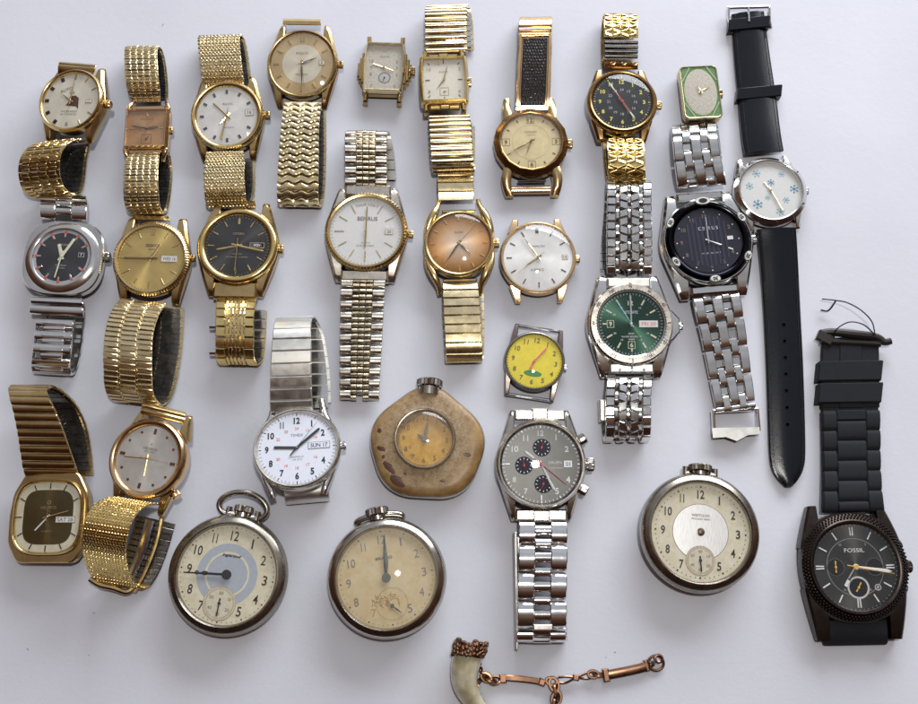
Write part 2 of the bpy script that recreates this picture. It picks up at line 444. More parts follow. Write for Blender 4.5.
        mb.add(V, [(j*m+i, j*m+(i+1) % m, (j+1)*m+(i+1) % m, (j+1)*m+i) for j in range(len(rows)-1) for i in range(m)])
        return mb.build(name, mat, s.o, smooth=25)
    def hand(s, ang, ln, w, mat, z, kind='baton', tail=0., name='minute_hand', hub=1.2, c=(0, 0)):
        mb = MB(); k = s.k; a = R_(ang); d = (math.sin(a), math.cos(a)); p = (d[1], -d[0])
        def hw(t):                                   # t from 0 (hub) to 1 (tip)
            if t < 0: return .5*w if kind != 'leaf' else .3*w
            if kind == 'baton': return .5*w if t < .97 else .3*w
            if kind == 'needle': return .5*w*(1-.5*t)
            if kind == 'dauphine': return w*.5*(1-t)+.05 if t > .25 else w*.5*(.4+2.4*t)*.75
            if kind == 'leaf': return w*(.2+.8*math.sin(math.pi*min(1, t*.96+.03))**1.2)*.5
            if kind == 'spade': return .28*w if t < .58 else (w*.62*max(0, 1-(abs(t-.7)/.14)**2)+.1 if t < .82 else .14*w)
            if kind == 'sword': return w*.5*(.55+.45*t) if t < .85 else w*.5*(1-t)/.15+.05
        T = [(-tail/ln) if tail else -.001]+[i/24 for i in range(25)]
        V = []
        for t in T:
            h = hw(t); r = t*ln
            for u, zz in ((-h, z), (-h, z+.10), (0, z+.22), (h, z+.10), (h, z)):
                V.append(((c[0]+d[0]*r+p[0]*u)*k, (c[1]+d[1]*r+p[1]*u)*k, zz))
        m = 5; n = len(T)-1
        Fc = [(i*m+j, (i+1)*m+j, (i+1)*m+(j+1) % m, i*m+(j+1) % m) for i in range(n) for j in range(m)]
        Fc += [tuple(range(5)), tuple(n*m+j for j in range(5))[::-1]]
        mb.add(V, Fc)
        if hub: rings(mb, k, ('c', hub), [(0, z-.1), (0, z+.25), (.2, z+.32)], capb=True, n=20, off=c)
        return mb.build(name, mat, s.o, smooth=20)
    def marks(s, items, mat, name='hour_markers', label=None, dz=.25):
        """items: (angle, r0, r1, w) raised bars"""
        mb = MB()
        for it in items:
            a, r0, r1, w = it[:4]; x, y = pol(a, (r0+r1)/2)
            box(mb, (x*s.k, y*s.k, s.zd+dz/2), w*s.k, (r1-r0)*s.k, dz, a, bev=min(.08, dz*.4))
        return s._sub(mb, name, mat, label)
    def ticks(s, r0, r1, w, mat, n=60, skip=0, name='minute_track', w5=None, rf=None, off=(0, 0), dots=False):
        mb = MB(); z = s.zd+.1
        for i in range(n):
            if skip and i % skip == 0: continue
            ww = w5 if (w5 and i % 5 == 0) else w; a = 360*i/n
            f = rf(a) if rf else 1.
            x, y = pol(a, (r0+r1)/2*f)
            if dots: rings(mb, s.k, ('c', ww), [(0, z-.02), (0, z)], capb=True, n=8, off=(x+off[0], y+off[1]))
            else: box(mb, ((x+off[0])*s.k, (y+off[1])*s.k, z), ww*s.k, (r1-r0)*f*s.k, .04, a)
        return s._sub(mb, name, mat)
    def texts(s, items, mat, name='lettering', bold=.0, dz=.12, shear=0.):
        """items: (string, x, y, h[, rot[, width]])"""
        mb = MB()
        for it in items:
            text(mb, s.k, it[0], it[1], it[2], it[3], s.zd+dz, rot=it[4] if len(it) > 4 else 0, bold=bold, shear=shear, width=it[5] if len(it) > 5 else None)
        return s._sub(mb, name, mat)
    def numerals(s, r, h, mat, hours=range(1, 13), bold=.02, upright=True, fmt=str, name='numerals', rfun=None, sx=None, shear=0.):
        it = []
        for i in hours:
            f = rfun(30*i) if rfun else 1.; x, y = pol(30*i, r*f)
            t = fmt(i); it.append((t, x, y, h, 0 if upright else 30*i)+(({'1': .2, '11': .58, '10': 1.0, '12': .98}.get(t, .58)*h*sx,) if sx else ()))
        return s.texts(it, mat, name, bold, shear=shear)
    def window(s, x, y, w, h, frame, paper, txt, tmat, th=None, rot=0, name='date_window', twidth=None):
        mb = MB(); z = s.zd
        a = R_(rot)
        box(mb, (x*s.k, y*s.k, z+.10), w*s.k, h*s.k, .2, rot, .05, 0)
        box(mb, (x*s.k, y*s.k, z+.12), (w-1.2)*s.k, (h-1.2)*s.k, .2, rot, 0, 1)
        if txt: text(mb, s.k, txt, x, y, th or h*.55, z+.235, rot=rot, bold=.02, mat=2, width=twidth)
        return s._sub(mb, name, [frame, paper, tmat])
    def bar(s, x0, x1, y, z, r, mat, name='spring_bar'):
        mb = MB(); tube(mb, [(x0*s.k, y*s.k, z), (x1*s.k, y*s.k, z)], r, 10); return mb.build(name, mat, s.o)
    def band(s, pts, style, mats, name='band', ang=None, label=None, **kw):
        """pts: (px, py, z mm, width px) in the photograph, from the lugs outwards"""
        P = []
        for px, py, z, w in pts:
            q = s.L(px, py, z); kk = (W(px+1, py, z)-W(px, py, z)).length
            P.append((q.x, q.y, q.z, w*kk))
        S = spline(P)
        first = Vector(S[0][:3]); far = Vector(S[min(len(S)-1, len(S)//6+2)][:3])
        a = R_(-(ang if ang is not None else s.rot)); Bv = s.Mi @ Vector((math.cos(a), math.sin(a), 0)); Bv.normalize()
        path = Path(S, Bv, 1 if (far-first).y > 0 else -1)
        mb = MB(); style(mb, path, k=s.k, **kw)
        return mb.build(name, mats, s.o, label=label)
class Path:
    def __init__(p, S, B, sgn):
        p.P = [Vector(q[:3]) for q in S]; p.w = [q[3] for q in S]; p.B = B; p.sgn = sgn
        p.s = [0.]
        for i in range(1, len(S)): p.s.append(p.s[-1]+(p.P[i]-p.P[i-1]).length)
        p.len = p.s[-1]; p.T = []
        n = len(S)
        for i in range(n):
            a, b = p.P[max(0, i-2)], p.P[min(n-1, i+2)]; p.T.append((b-a).normalized())
    def at(p, s, u, n):
        """u: fraction of width, n: height over the path (mm)"""
        import bisect
        i = min(max(bisect.bisect_right(p.s, s)-1, 0), len(p.s)-2)
        f = (s-p.s[i])/max(1e-6, p.s[i+1]-p.s[i])
        P = p.P[i]+(p.P[i+1]-p.P[i])*f; T = (p.T[i]*(1-f)+p.T[i+1]*f).normalized(); w = p.w[i]*(1-f)+p.w[i+1]*f
        Nn = (p.B.cross(T) if p.sgn > 0 else T.cross(p.B)).normalized()
        return P+p.B*(u*w)+Nn*n
def cell(mb, p, u0, u1, s0, s1, n0, n1, bev=.15, prof='flat', mat=0, skew=0., m=6):
    s1 = min(s1, p.len+.3)
    if s1-s0 < .1: return
    wm = p.w[0]; bu = bev/wm
    bu = min(bu, (u1-u0)*.45); b = min(bev, (s1-s0)*.45, (n1-n0)*.6)
    def sk(u): return skew*((u-u0)/(u1-u0)-.5)
    if prof == 'flat':
        st_ = [(s0, n1-b, 0), (s0+b, n1, 1), (s1-b, n1, 1), (s1, n1-b, 0)]
        if (s1-s0) > 1.6:
            mm = max(1, int((s1-s0)/1.2)); st_ = st_[:2]+[(s0+b+(s1-s0-2*b)*j/mm, n1, 1) for j in range(1, mm)]+st_[2:]
    else:
        st_ = []
        for j in range(m+1):
            t = j/m; c = math.sqrt(max(0, 1-(2*t-1)**2)); e = .68 if prof == 'soft' else .25; st_.append((s0+(s1-s0)*t, n0+(n1-n0)*(e+(1-e)*c), 1))
    V = []
    jl = (s1-s0) < 16; ja = random.uniform(-.07, .07) if jl else 0; jb = random.uniform(-.05, .05) if jl else 0; jc = random.uniform(-.03, .05) if jl else 0
    for s, n, top in st_:
        n += jc+jb*((s-s0)/(s1-s0)-.5)*2
        for u, nn in ((u0, n0), (u0, n-b), (u0+bu, n), ((u0+u1)/2, n+(.12*(n1-n0) if prof == 'ru' else 0)), (u1-bu, n), (u1, n-b), (u1, n0)):
            V.append(p.at(s+sk(u), u, nn+(ja*((u-u0)/(u1-u0)-.5)*2 if nn != n0 else 0)))
    q = 7; Fc = []
    for i in range(len(st_)-1):
        for j in range(q-1): Fc.append((i*q+j, i*q+j+1, (i+1)*q+j+1, (i+1)*q+j))
        Fc.append((i*q, (i+1)*q, (i+1)*q+6, i*q+6))
    Fc += [tuple(range(q))[::-1], tuple((len(st_)-1)*q+j for j in range(q))]
    if p.sgn > 0: pass
    mb.add(V, Fc, mat)
# --- band styles (p = path, k = mm per px)
def lining(mb, p, pitch, mat=1, u=.44, n0=-.9, n1=-.25, cols=2):  # dark_steel linings: shade inside the loop put into the steel's colour
    n = int(p.len/pitch)
    for i in range(n):
        for c in range(cols):
            a = -u+2*u*c/cols; b = a+2*u/cols
            cell(mb, p, a+.008, b-.008, (i+.06+.5*(c % 2))*pitch, (i+.94+.5*(c % 2))*pitch, n0, n1, .12, mat=mat)
def st_plate(mb, p, k, pitch=4.5, th=.9, gap=.12, prof='flat', lin=True, bev=.3, edge=None):
    pitch *= k; n = int(p.len/pitch+.5)
    for i in range(n):
        cell(mb, p, -.5, .5, (i+gap/2)*pitch, (i+1-gap/2)*pitch, 0, th*(1+random.uniform(-.04, .04)), bev, prof=prof)
        if edge:                                      # little bright end caps
            for a in (-.515, .49): cell(mb, p, a, a+.025, (i+.2)*pitch, (i+.8)*pitch, -.1, th*.8, .05, mat=0)
    if lin: lining(mb, p, pitch)
def st_brick(mb, p, k, pitch=7, cols=4, rows=2, th=.9, frame=False, lin=True, edge=.06):
    pitch *= k; n = int(p.len/pitch+.5)
    for i in range(n):
        s0 = i*pitch
        cell(mb, p, -.5, .5, s0+.04*pitch, s0+.96*pitch, -.1, th*.55, .15)
        for r in range(rows):
            a = s0+pitch*(.06+.88*r/rows); b = s0+pitch*(.06+.88*(r+1)/rows)
            if frame and (i % 2): a2, b2 = a+.1*pitch, b-.1*pitch
            else: a2, b2 = a+.03*pitch, b-.03*pitch
            for c in range(cols):
                o = .5/cols*(r % 2)
                u0 = -.5+edge+(1-2*edge)*(c+o)/cols; u1 = min(u0+(1-2*edge)/cols*.86, .5)
                cell(mb, p, u0, u1, a2, b2, 0, th*(1+random.uniform(-.12, .12)), .18)
    if lin: lining(mb, p, pitch*.6)
def st_mesh(mb, p, k, pitch=2.6, cols=14, th=.8, lin=False, core=.35):
    pitch *= k; n = int(p.len/pitch+.5)
    cell(mb, p, -.49, .49, 0, p.len, -.3, core, .1, mat=0)
    for i in range(n):
        for c in range(cols):
            u0 = -.5+(c+(.5 if i % 2 else 0))/cols; u1 = min(u0+.82/cols, .5)
            cell(mb, p, u0, u1, (i+.0)*pitch, (i+1.0)*pitch, 0, th, .22, prof='round', m=4, skew=.25*pitch*(1 if i % 2 else -1))
    if lin: lining(mb, p, pitch*1.6)
def st_wave(mb, p, k, pitch=7, th=.85, lin=True, waves=3.):
    pitch *= k; n = int(p.len/pitch+.5); q = 24
    for i in range(n):
        V = []
        for j in range(q+1):
            u = -.5+j/q; o = .16*pitch*math.sin(2*math.pi*waves*(u+.5))
            a = (i+.06)*pitch+(o if i else 0); b = (i+.94)*pitch+o
            for s, nn in ((a, 0), (a, th*.5), (a+.15*pitch, th), ((a+b)/2, th*1.12), (b-.15*pitch, th), (b, th*.5), (b, 0)):
                V.append(p.at(min(max(s, 0), p.len), u, nn))
        m = 7
        Fc = [(j*m+t, (j+1)*m+t, (j+1)*m+(t+1) % m, j*m+(t+1) % m) for j in range(q) for t in range(m)]
        Fc += [tuple(range(m)), tuple(q*m+t for t in range(m))[::-1]]
        mb.add(V, Fc)
    if lin: lining(mb, p, pitch*.7)
def st_hex(mb, p, k, pitch=10, th=.9, lin=True):
    pitch *= k; n = int(p.len/pitch+.5)
    for i in range(n+1):
        s0 = i*pitch
        cell(mb, p, -.5, .5, max(0, s0-.04*pitch), s0+.92*pitch, -.1, th*.45, .1)
        for (u0, u1, o, ln) in ((-.5, -.2, 0, .42), (-.5, -.2, .5, .42), (-.17, .17, .25, .42), (-.17, .17, -.25, .42), (.2, .5, 0, .42), (.2, .5, .5, .42)):
            a = s0+o*pitch
            if a < 0: continue
            cell(mb, p, u0, u1, a, a+ln*pitch, 0, th, .3, skew=0)
        for u0, o in ((-.2, .12), (.16, .12), (-.2, .62), (.16, .62)):
            cell(mb, p, u0, u0+.04, s0+(o)*pitch, s0+(o+.3)*pitch, 0, th*.8, .1)
    if lin: lining(mb, p, pitch*.5, cols=2)
def st_slots(mb, p, k, pitch=9, th=1.1, lin=False):
    pitch *= k; n = int(p.len/pitch+.5)
    for i in range(n):
        a, b = (i+.05)*pitch, (i+.95)*pitch
        cell(mb, p, -.5, -.26, a, b, 0, th, .25); cell(mb, p, .26, .5, a, b, 0, th, .25)
        for c in range(5):
            u = -.24+c*.1
            cell(mb, p, u, u+.075, a-.15*pitch if i else a, b-.05*pitch, .0, th*(1.05 if (c+i) % 2 else .95), .15)
            cell(mb, p, u+.075, u+.1, a+.15*pitch, a+.5*pitch, 0, th*.6, .1, mat=1)
        cell(mb, p, -.47, .47, a, b, -1.1, -.1, .1, mat=1)
def st_jubilee(mb, p, k, pitch=8.6, th=2.0, side=.27, two=True):
    pitch *= k; n = int(p.len/pitch+.5)
    for i in range(n):
        a = i*pitch
        cell(mb, p, -.5, -.5+side, a+.03*pitch, a+.93*pitch, -.8, th*.72, .2, prof='round', m=8)
        cell(mb, p, .5-side, .5, a+.03*pitch, a+.93*pitch, -.8, th*.72, .2, prof='round', m=8)
        w = (1-2*side)/3
        for c in range(3):
            u = -.5+side+c*w; o = 0 if c != 1 else -.5
            for h in range(2 if c != 1 else 2):
                s0 = a+(o+.5*h)*pitch
                if s0 < 0: continue
                cell(mb, p, u+.006, u+w-.006, s0+.03*pitch, s0+.47*pitch, -.6, th*.62, .15, prof='round', m=6, mat=1 if two else 0)
def st_oyster(mb, p, k, pitch=25, th=1.7, mid=.34):
    pitch *= k; n = int(p.len/pitch+.99)
    for i in range(n):
        a = i*pitch
        for u0, u1 in ((-.5, -mid/2), (mid/2, .5)): cell(mb, p, u0, u1-.004, a+.02*pitch, a+.97*pitch, -.7, th, .3, prof='round', m=10)
        cell(mb, p, -mid/2, mid/2, a+.28*pitch, a+.72*pitch, -.5, th*.95, .25, prof='round', m=6)
        cell(mb, p, -mid/2, mid/2, a+.80*pitch, a+1.2*pitch, -.5, th*.8, .25, prof='round', m=6)
def st_sport(mb, p, k, pitch=16, th=1.6, jog=.0, curve=True):
    """five rows: outer, thin, centre columns, staggered by half a link, gaps show pins"""
    pitch *= k; n = int(p.len/pitch+.99)
    for i in range(n):
        a = i*pitch
        for u0, u1 in ((-.5, -.29), (-.11, .11), (.29, .5)):
            cell(mb, p, u0, u1, a+.02*pitch, a+.95*pitch, -.6, th, .35, prof='soft', m=8)
        for u0, u1 in ((-.285, -.115), (.115, .285)):
            for o in ((-.5, .5) if i == 0 else (.5,)):
                s0 = a+(o+.16)*pitch
                cell(mb, p, u0, u1, max(0, s0), s0+.62*pitch, -.6, th*.92, .3, prof='soft', m=8)
            cell(mb, p, u0, u1, a+.12*pitch+.0, a+.22*pitch, -.3, .5, .1)
            cell(mb, p, u0, u1, a+.36*pitch+.0, a+.60*pitch, -.3, .3, .1)
def st_vlink(mb, p, k, pitch=15, th=1.7, end=False):
    """sculpted links with a jog, four columns of two-part links"""
    pitch *= k; n = int(p.len/pitch+.99)
    for i in range(n):
        a = i*pitch
        for u0, u1, o, sk in ((-.5, -.31, 0, .0), (.31, .5, 0, .0), (-.22, -.04, -.25, .3), (.04, .22, -.25, -.3)):
            for h in (0, .5):
                s0 = a+(o+h)*pitch
                if s0 < -.01*pitch: continue
                cell(mb, p, u0, u1, s0+.03*pitch, s0+.47*pitch, -.6, th, .3, prof='flat', skew=sk*pitch*.5*(1 if i % 2 else -1))
        for u0, u1 in ((-.30, -.23), (-.03, .03), (.23, .30)):
            cell(mb, p, u0, u1, a+.05*pitch, a+.9*pitch, -.5, th*.72, .15, prof='round', m=6)
def st_steel(mb, p, k, pitch=18, th=1.2):
    """folded steel links of watch with narrowing bracelet"""
    pitch *= k; n = int(p.len/pitch+.99)
    for i in range(n):
        a = i*pitch
        cell(mb, p, -.5, .5, a+.05*pitch, a+.75*pitch, -.5, th, .3, prof='round', m=8)
        cell(mb, p, -.28, .28, a+.70*pitch, a+1.08*pitch, -.3, th*.8, .2, prof='round', m=6)
        for u in (-.5, .46): cell(mb, p, u, u+.04, a, a+pitch, -.9, .2, .1, mat=1)
        cell(mb, p, -.3, .3, a+.45*pitch, a+.60*pitch, th*.6, th*1.12, .1)
def st_braid(mb, p, k, pitch=8, th=1.0, lin=True):
    pitch *= k; n = int(p.len/pitch+.99)
    for i in range(n):
        a = i*pitch
        cell(mb, p, -.5, .5, a+.03*pitch, a+.97*pitch, -.2, th*.4, .1)
        for c in range(4):
            u = -.48+c*.24
            for h in (0, 1):
                cell(mb, p, u, u+.22, a+(.08+.45*h)*pitch, a+(.48+.45*h)*pitch, 0, th*1.2, .25, prof='round', m=5, skew=(.32 if (c+h) % 2 else -.32)*pitch)
    if lin: lining(mb, p, pitch*.7)
def st_strap(mb, p, k, th=1.8, pad=.7, stitch=True, holes=(), edge=.12, sub=1):
    """padded leather strap"""
    n = max(8, int(p.len/(1.2*k*sub))); U = [-.5, -.5, -.47, -.5+edge, -.25, 0, .25, .5-edge, .47, .5, .5]
    H = [-.6, th*.35, th*.6, th*.7, th*.7+pad, th*.75+pad, th*.7+pad, th*.7, th*.6, th*.35, -.6]
    V = []
    for i in range(n+1):
        s = p.len*i/n
        for u, h in zip(U, H): V.append(p.at(s, u, h))
    m = len(U)
    Fc = [(i*m+j, (i+1)*m+j, (i+1)*m+(j+1) % m, i*m+(j+1) % m) for i in range(n) for j in range(m)]
    Fc += [tuple(range(m)), tuple(n*m+j for j in range(m))[::-1]]
    mb.add(V, Fc)
    if stitch:
        L = 2.6*k; q = int(p.len/L)
        for i in range(q):
            for u in (-.5+edge*.75, .5-edge*.75-.012): cell(mb, p, u, u+.014, (i+.1)*L, (i+.75)*L, th*.5, th*.82, .05, mat=1)
    for h in holes:
        c = p.at(h*k, 0, th*.75+pad+.06); rings(mb, 1, ('c', 1.0), [(0, c.z-.1), (.1, c.z+.12), (.3, c.z+.12), (.42, c.z-.02)], mat=0, n=18, off=(c.x, c.y)); rings(mb, 1, ('c', .62), [(0, c.z-.05), (0, c.z+.04)], mat=2, n=16, off=(c.x, c.y), capb=True)
def st_rubber(mb, p, k, pitch=20, th=2.0):
    pitch *= k; n = int(p.len/pitch+.5)
    for i in range(n):
        a = i*pitch
        for u0, u1 in ((-.5, -.245), (.245, .5)):
            cell(mb, p, u0, u1, a+.015*pitch, a+.985*pitch, -.9, th, .6, prof='soft', m=10)
        cell(mb, p, -.25, .25, max(0, a-.5*pitch)+.015*pitch, a+.485*pitch, -.9, th*1.0, .35, prof='soft', m=10)
    cell(mb, p, -.25, .25, (n-.5)*pitch, n*pitch, -.8, th*.9, .4)
    cell(mb, p, -.48, .48, 0, p.len, -1, th*.3, .1)
WORLD, P_WIN, P_LAMP, EXPO = 1.1, 28.0, 2.0, -0.02
WR = 'wristwatches laid out on the white sheet'
PK = 'old pocket watches laid out on the white sheet'
def disc(s, shape, mat, name, dz=.05, off=(0, 0), inner=None):
    z = s.zd+dz; mb = MB()
    if inner is None: rings(mb, s.k, shape, [(0, z-.06), (0, z), (0, z, .5)], capb=True, off=off)
    else: rings(mb, s.k, shape, [(0, z-.06), (0, z), (inner, z), (inner, z-.06)], off=off)
    return s._sub(mb, name, mat)
def wrist(label, *a, **k): return Watch('wristwatch', label, 'wristwatch', WR, *a, **k)
def h12(r0, r1, w, skip=(), w12=None): return [(30*i, r0, r1, (w12 or w) if i == 0 else w) for i in range(12) if i not in skip]
# ============ 1 small gold calendar watch, top left
w = wrist('gold watch with square black markers on white dial, coiled brick-link band, top left', 71, 101, rot=5, lift=6, zd=7.5, tilt=(2, -9))
w.body(('c', 34), 'old_gold', 0, 7, flank=dict(R=34.5, G=19, Wx=24.5, Ly=41, drop=2.5))
w.bezel(('c', 34.3), 4.5, 'gold', 6.6, 9.0)
w.dial(('c', 31), 'cream_silver_dial')
w.marks([(210+30*i, 24, 28.5, 3.6) for i in range(5)], 'black')
w.marks([(a, 23.5, 29, 1.2) for a in (0, 30, 60, 120, 150)]+[(2.5, 23.5, 29, 1.0)], 'old_gold', 'baton_markers')
w.texts([('6', 0, -25, 5), ], 'old_gold', 'numeral')
mb = MB(); k = w.k
V = [(x*k, y*k, w.zd+.1) for x, y in ((-5, -5), (-2, -1), (-2, 5), (4, 6), (8, 3), (9, -6), (9, -9), (7, -6))]; mb.add(V, [tuple(range(8))[::-1]])
w._sub(mb, 'printed_emblem', 'stain_brown')
w.texts([('AUTO', -7, 12, 3.4, -18), ('SEA', 0, 9, 2.6), ('WATER RESIST', 0, -11.5, 1.9, 0, 18), ('AUTOMATIC', 0, -14.5, 1.6, 0, 18)], 'brown_print')
w.window(19.5, 0, 7, 4.5, 'pale_gold', 'white_paint', '17', 'brown_print')
w.hand(1, 23, 1.9, 'gold', w.zd+.6, 'dauphine', 4); w.hand(-56, 15, 2.4, 'gold', w.zd+.3, 'dauphine', 3, 'hour_hand'); w.hand(2, 24, .5, 'bright_gold', w.zd+.9, 'needle', 7, 'second_hand')
w.crystal(('c', 30.6), 8.7, 1.6); w.crown(91, 35, 5, 4.2, 4.6, 'rose_gold')
w.band([(68, 142, 11, 38), (54, 143, 16, 39), (43, 152, 19, 40), (39, 166, 17, 41), (41, 182, 12, 41), (48, 193, 6, 40), (60, 196, 3, 38), (66, 186, 2.5, 36), (70, 160, 3, 34), (74, 142, 5, 34)], st_brick, ['gold', 'dark_steel'], ang=-6, pitch=8.5, cols=4, frame=True)
w.band([(75, 76, 10, 34), (77, 68, 12, 38), (78, 65, 8, 36), (78, 72, 3, 32)], st_plate, ['old_gold', 'dark_steel'], pitch=12, th=.8, lin=False)
# ============ 2 little square rose gold
w = wrist('small square rose gold watch with knobbed lugs and copper dial on checkered gold band', 146.5, 128.5, rot=-1, lift=3, zd=6.4)
w.body(('r', 22, 22.5, 2), 'rose_gold', 0, 5.8)
w.bezel(('r', 22, 22.5, 2), 3.2, 'rose_gold', 5.6, 7.8, style='slope', n=48)
w.dial(('r', 19, 19.5, 1), 'tan_dial')
for sx in (-1, 1):
    for sy in (-1, 1):
        mb = MB(); pts = spline([(sx*19.5*w.k, sy*17*w.k, 5), (sx*20*w.k, sy*24*w.k, 5.6), (sx*17.5*w.k, sy*30*w.k, 4.4), (sx*16.5*w.k, sy*32*w.k, 3)], .4)
        tube(mb, pts, 1.15, 12, rf=lambda t: 1-.15*t); mb.build('lug', 'rose_gold', w.o)
for sy in (-1, 1): mb = MB(); box(mb, (0, sy*24*w.k, 4.6), 34*w.k, 5*w.k, 1.8, 0, .5); mb.build('lug_bar', 'rose_gold', w.o)
w.texts([('DELBANA', 0, 10.5, 2.2, 0, 13)], 'brown_print')
w.marks([(0, 13, 17.5, 1.6), (90, 13, 17, 1.2), (270, 13, 17, 1.2)], 'gold')
disc(w, ('r', 5.2, 5.2, .6), 'brown_print', 'subdial_ring', .06, (.5, -11.5), inner=.6)
w.hand(40, 4.3, .7, 'black', w.zd+.15, 'needle', 1, 'small_second_hand', .8, (.5, -11.5))
w.hand(-80, 15, 2.0, 'dark_steel', w.zd+.5, 'leaf', 2); w.hand(83, 12, 2.6, 'dark_steel', w.zd+.25, 'leaf', 2, 'hour_hand'); 
w.crystal(('r', 18.8, 19.3, 1), 7.5, .7, 'yellowed_crystal'); w.crown(90, 22, 3, 4, 3.6, 'rose_gold')
w.band([(147, 102, 6, 27), (144, 92, 9.5, 32), (142, 78, 12, 33), (141, 62, 12.5, 33), (141, 51, 10, 33), (142, 47.5, 7, 33), (146, 50, 3.5, 32), (150, 62, 2, 31), (153, 85, 1.5, 30), (154, 100, 2, 28)], st_brick, ['pale_gold', 'dark_steel'], pitch=6.4, cols=5, th=.8, edge=.03)
w.band([(146, 152, 7, 28), (143, 158, 11, 33), (141, 172, 14.5, 34), (141, 190, 14, 35), (142, 203, 10.5, 35), (145, 211, 6, 34), (150, 212, 3, 33), (154, 200, 1.5, 32), (157, 175, 1.5, 31), (156, 156, 2, 29)], st_brick, ['pale_gold', 'dark_steel'], pitch=6.4, cols=5, th=.8, edge=.03)
# ============ 3 gold with woven band
w = wrist('round gold watch with bright white dial and gold hands on a woven gold mesh band', 227, 116, rot=-2, lift=3, zd=7, tilt=(8, 0))
w.body(('c', 36), 'old_gold', 0, 6.2, flank=dict(R=36.5, G=21, Wx=26.5, Ly=44, drop=2.6))
w.bezel(('c', 36.3), 6.2, 'gold', 5.8, 8.4)
w.dial(('c', 31), 'pale_silver_dial')
w.marks([(a, 23, 27, 2.4) for a in range(0, 360, 30) if a != 90], 'dark_steel')
w.texts([('BULOVA', 1, 12.5, 2.3, 0, 10), ('AUTOMATIC', 2, -12, 1.5, 0, 10)], 'grey_print')
w.window(22.5, 3, 8.5, 7, 'pale_gold', 'white_paint', '16', 'grey_print')
w.hand(-45, 19, 1.6, 'bright_gold', w.zd+.3, 'baton', 5, 'hour_hand'); w.hand(222, 11, 1.8, 'bright_gold', w.zd+.3, 'baton', 4, 'hour_hand'); w.hand(194, 25, 1.7, 'bright_gold', w.zd+.6, 'baton', 4); w.hand(191, 26, .5, 'bright_gold', w.zd+.9, 'needle', 8, 'second_hand')
w.crystal(('c', 30.2), 8, 1.9); w.crown(88, 37, 5, 4.6, 4, 'old_gold')
w.band([(224, 86, 9, 41), (222, 72, 12, 42), (220, 56, 13.5, 42), (219, 44, 11.5, 42), (219, 38, 8, 42), (221, 36.5, 5, 42), (225, 42, 2.5, 41), (229, 60, 1.5, 40), (232, 84, 2, 40)], st_mesh, ['pale_gold', 'dark_steel'], pitch=3.3, cols=12, lin=True)
w.band([(225, 152, 9, 38), (225, 162, 12, 40), (224, 176, 13, 41), (225, 192, 12, 41), (226, 202, 8, 41), (229, 207, 5, 41), (233, 203, 2.5, 40), (236, 185, 1.5, 39), (236, 160, 2, 38)], st_mesh, ['pale_gold', 'dark_steel'], pitch=3.3, cols=12, lin=True)
# ============ 4 two tone dial, scalloped band
w = wrist('round gold watch with two-tone cream dial, a wavy-edged gold band hanging below it', 302, 64, rot=1, lift=1.5, zd=7, tilt=(9, -3))
w.body(('c', 35.5), 'old_gold', 0, 6.4, flank=dict(R=36, G=20, Wx=24.5, Ly=44, drop=2.6))
w.bezel(('c', 35.5), 4.0, 'old_gold', 6, 8)
w.dial(('c', 32.5), 'gold_ring_dial'); disc(w, ('c', 20), 'cream_silver_dial', 'dial_centre')
w.marks([(a, 23, 29, 1.9) for a in range(0, 360, 30) if a not in (90, 0)], 'gold'); w.marks([(-3, 23, 29, 1.4), (3, 23, 29, 1.4)], 'gold')
w.texts([('ROLCO', 0, 11, 2.4, 0, 12), ('PRECISION', 0, -11, 1.7, 0, 12)], 'brown_print')
w.window(20, 1, 6, 5, 'gold', 'white_paint', '8', 'grey_print')
w.hand(67, 16, 3, 'dark_steel', w.zd+.3, 'dauphine', 3, 'hour_hand'); w.hand(178, 24, 2.8, 'dark_steel', w.zd+.6, 'dauphine', 3); w.hand(172, 25, .5, 'gold', w.zd+.9, 'needle', 6, 'second_hand')
w.crystal(('c', 31.7), 7.7, 2.3, 'worn_crystal'); w.crown(88, 36, 4.5, 4, 4, 'old_gold')
w.band([(303, 102, 6.5, 36), (302, 112, 9, 37), (300, 130, 11, 38), (299, 155, 11.5, 40), (298, 182, 11, 41), (298, 198, 8, 41), (299, 204, 5, 41), (302, 204, 2.5, 40), (306, 190, 1.5, 38), (308, 150, 1.5, 37), (308, 112, 2, 36)], st_wave, ['pale_gold', 'dark_steel'], pitch=7.2)
w.band([(302, 26, 7, 38), (302, 22, 7.5, 38), (302, 21, 5, 38), (302, 25, 2, 36)], st_plate, ['gold', 'dark_steel'], pitch=10, lin=False)
# ============ 5 tonneau no band
w = wrist('bandless gold rectangular watch head with stepped sides, grey dial and small seconds ring', 384, 68, rot=2, lift=0, zd=6.2)
w.body(('r', 19.5, 28.5, 3, .12), 'old_gold', 0, 5.6, bot=3)
k = w.k
for sx in (-1, 1):
    mb = MB()
    for j, (hx, hy, zz) in enumerate(((22.5, 17, 5.6), (25, 12.5, 4.6), (27, 8, 3.6))):
        box(mb, (sx*(hx-5)*k, 0, zz/2+.4), 10*k, hy*2*k, zz, 0, .5)
    for sy in (-1, 1):
        box(mb, (sx*16.8*k, sy*32*k, 3.2), 4.2*k, 10*k, 4.4, sx*sy*3, .7)
    mb.build('stepped_side', 'old_gold', w.o)
w.bezel(('r', 19.3, 28, 3, .10), 2.6, 'pale_gold', 5.4, 8.2, style='slope', n=48)
w.dial(('r', 17, 25.5, 2, .10), 'grey_dial_worn')
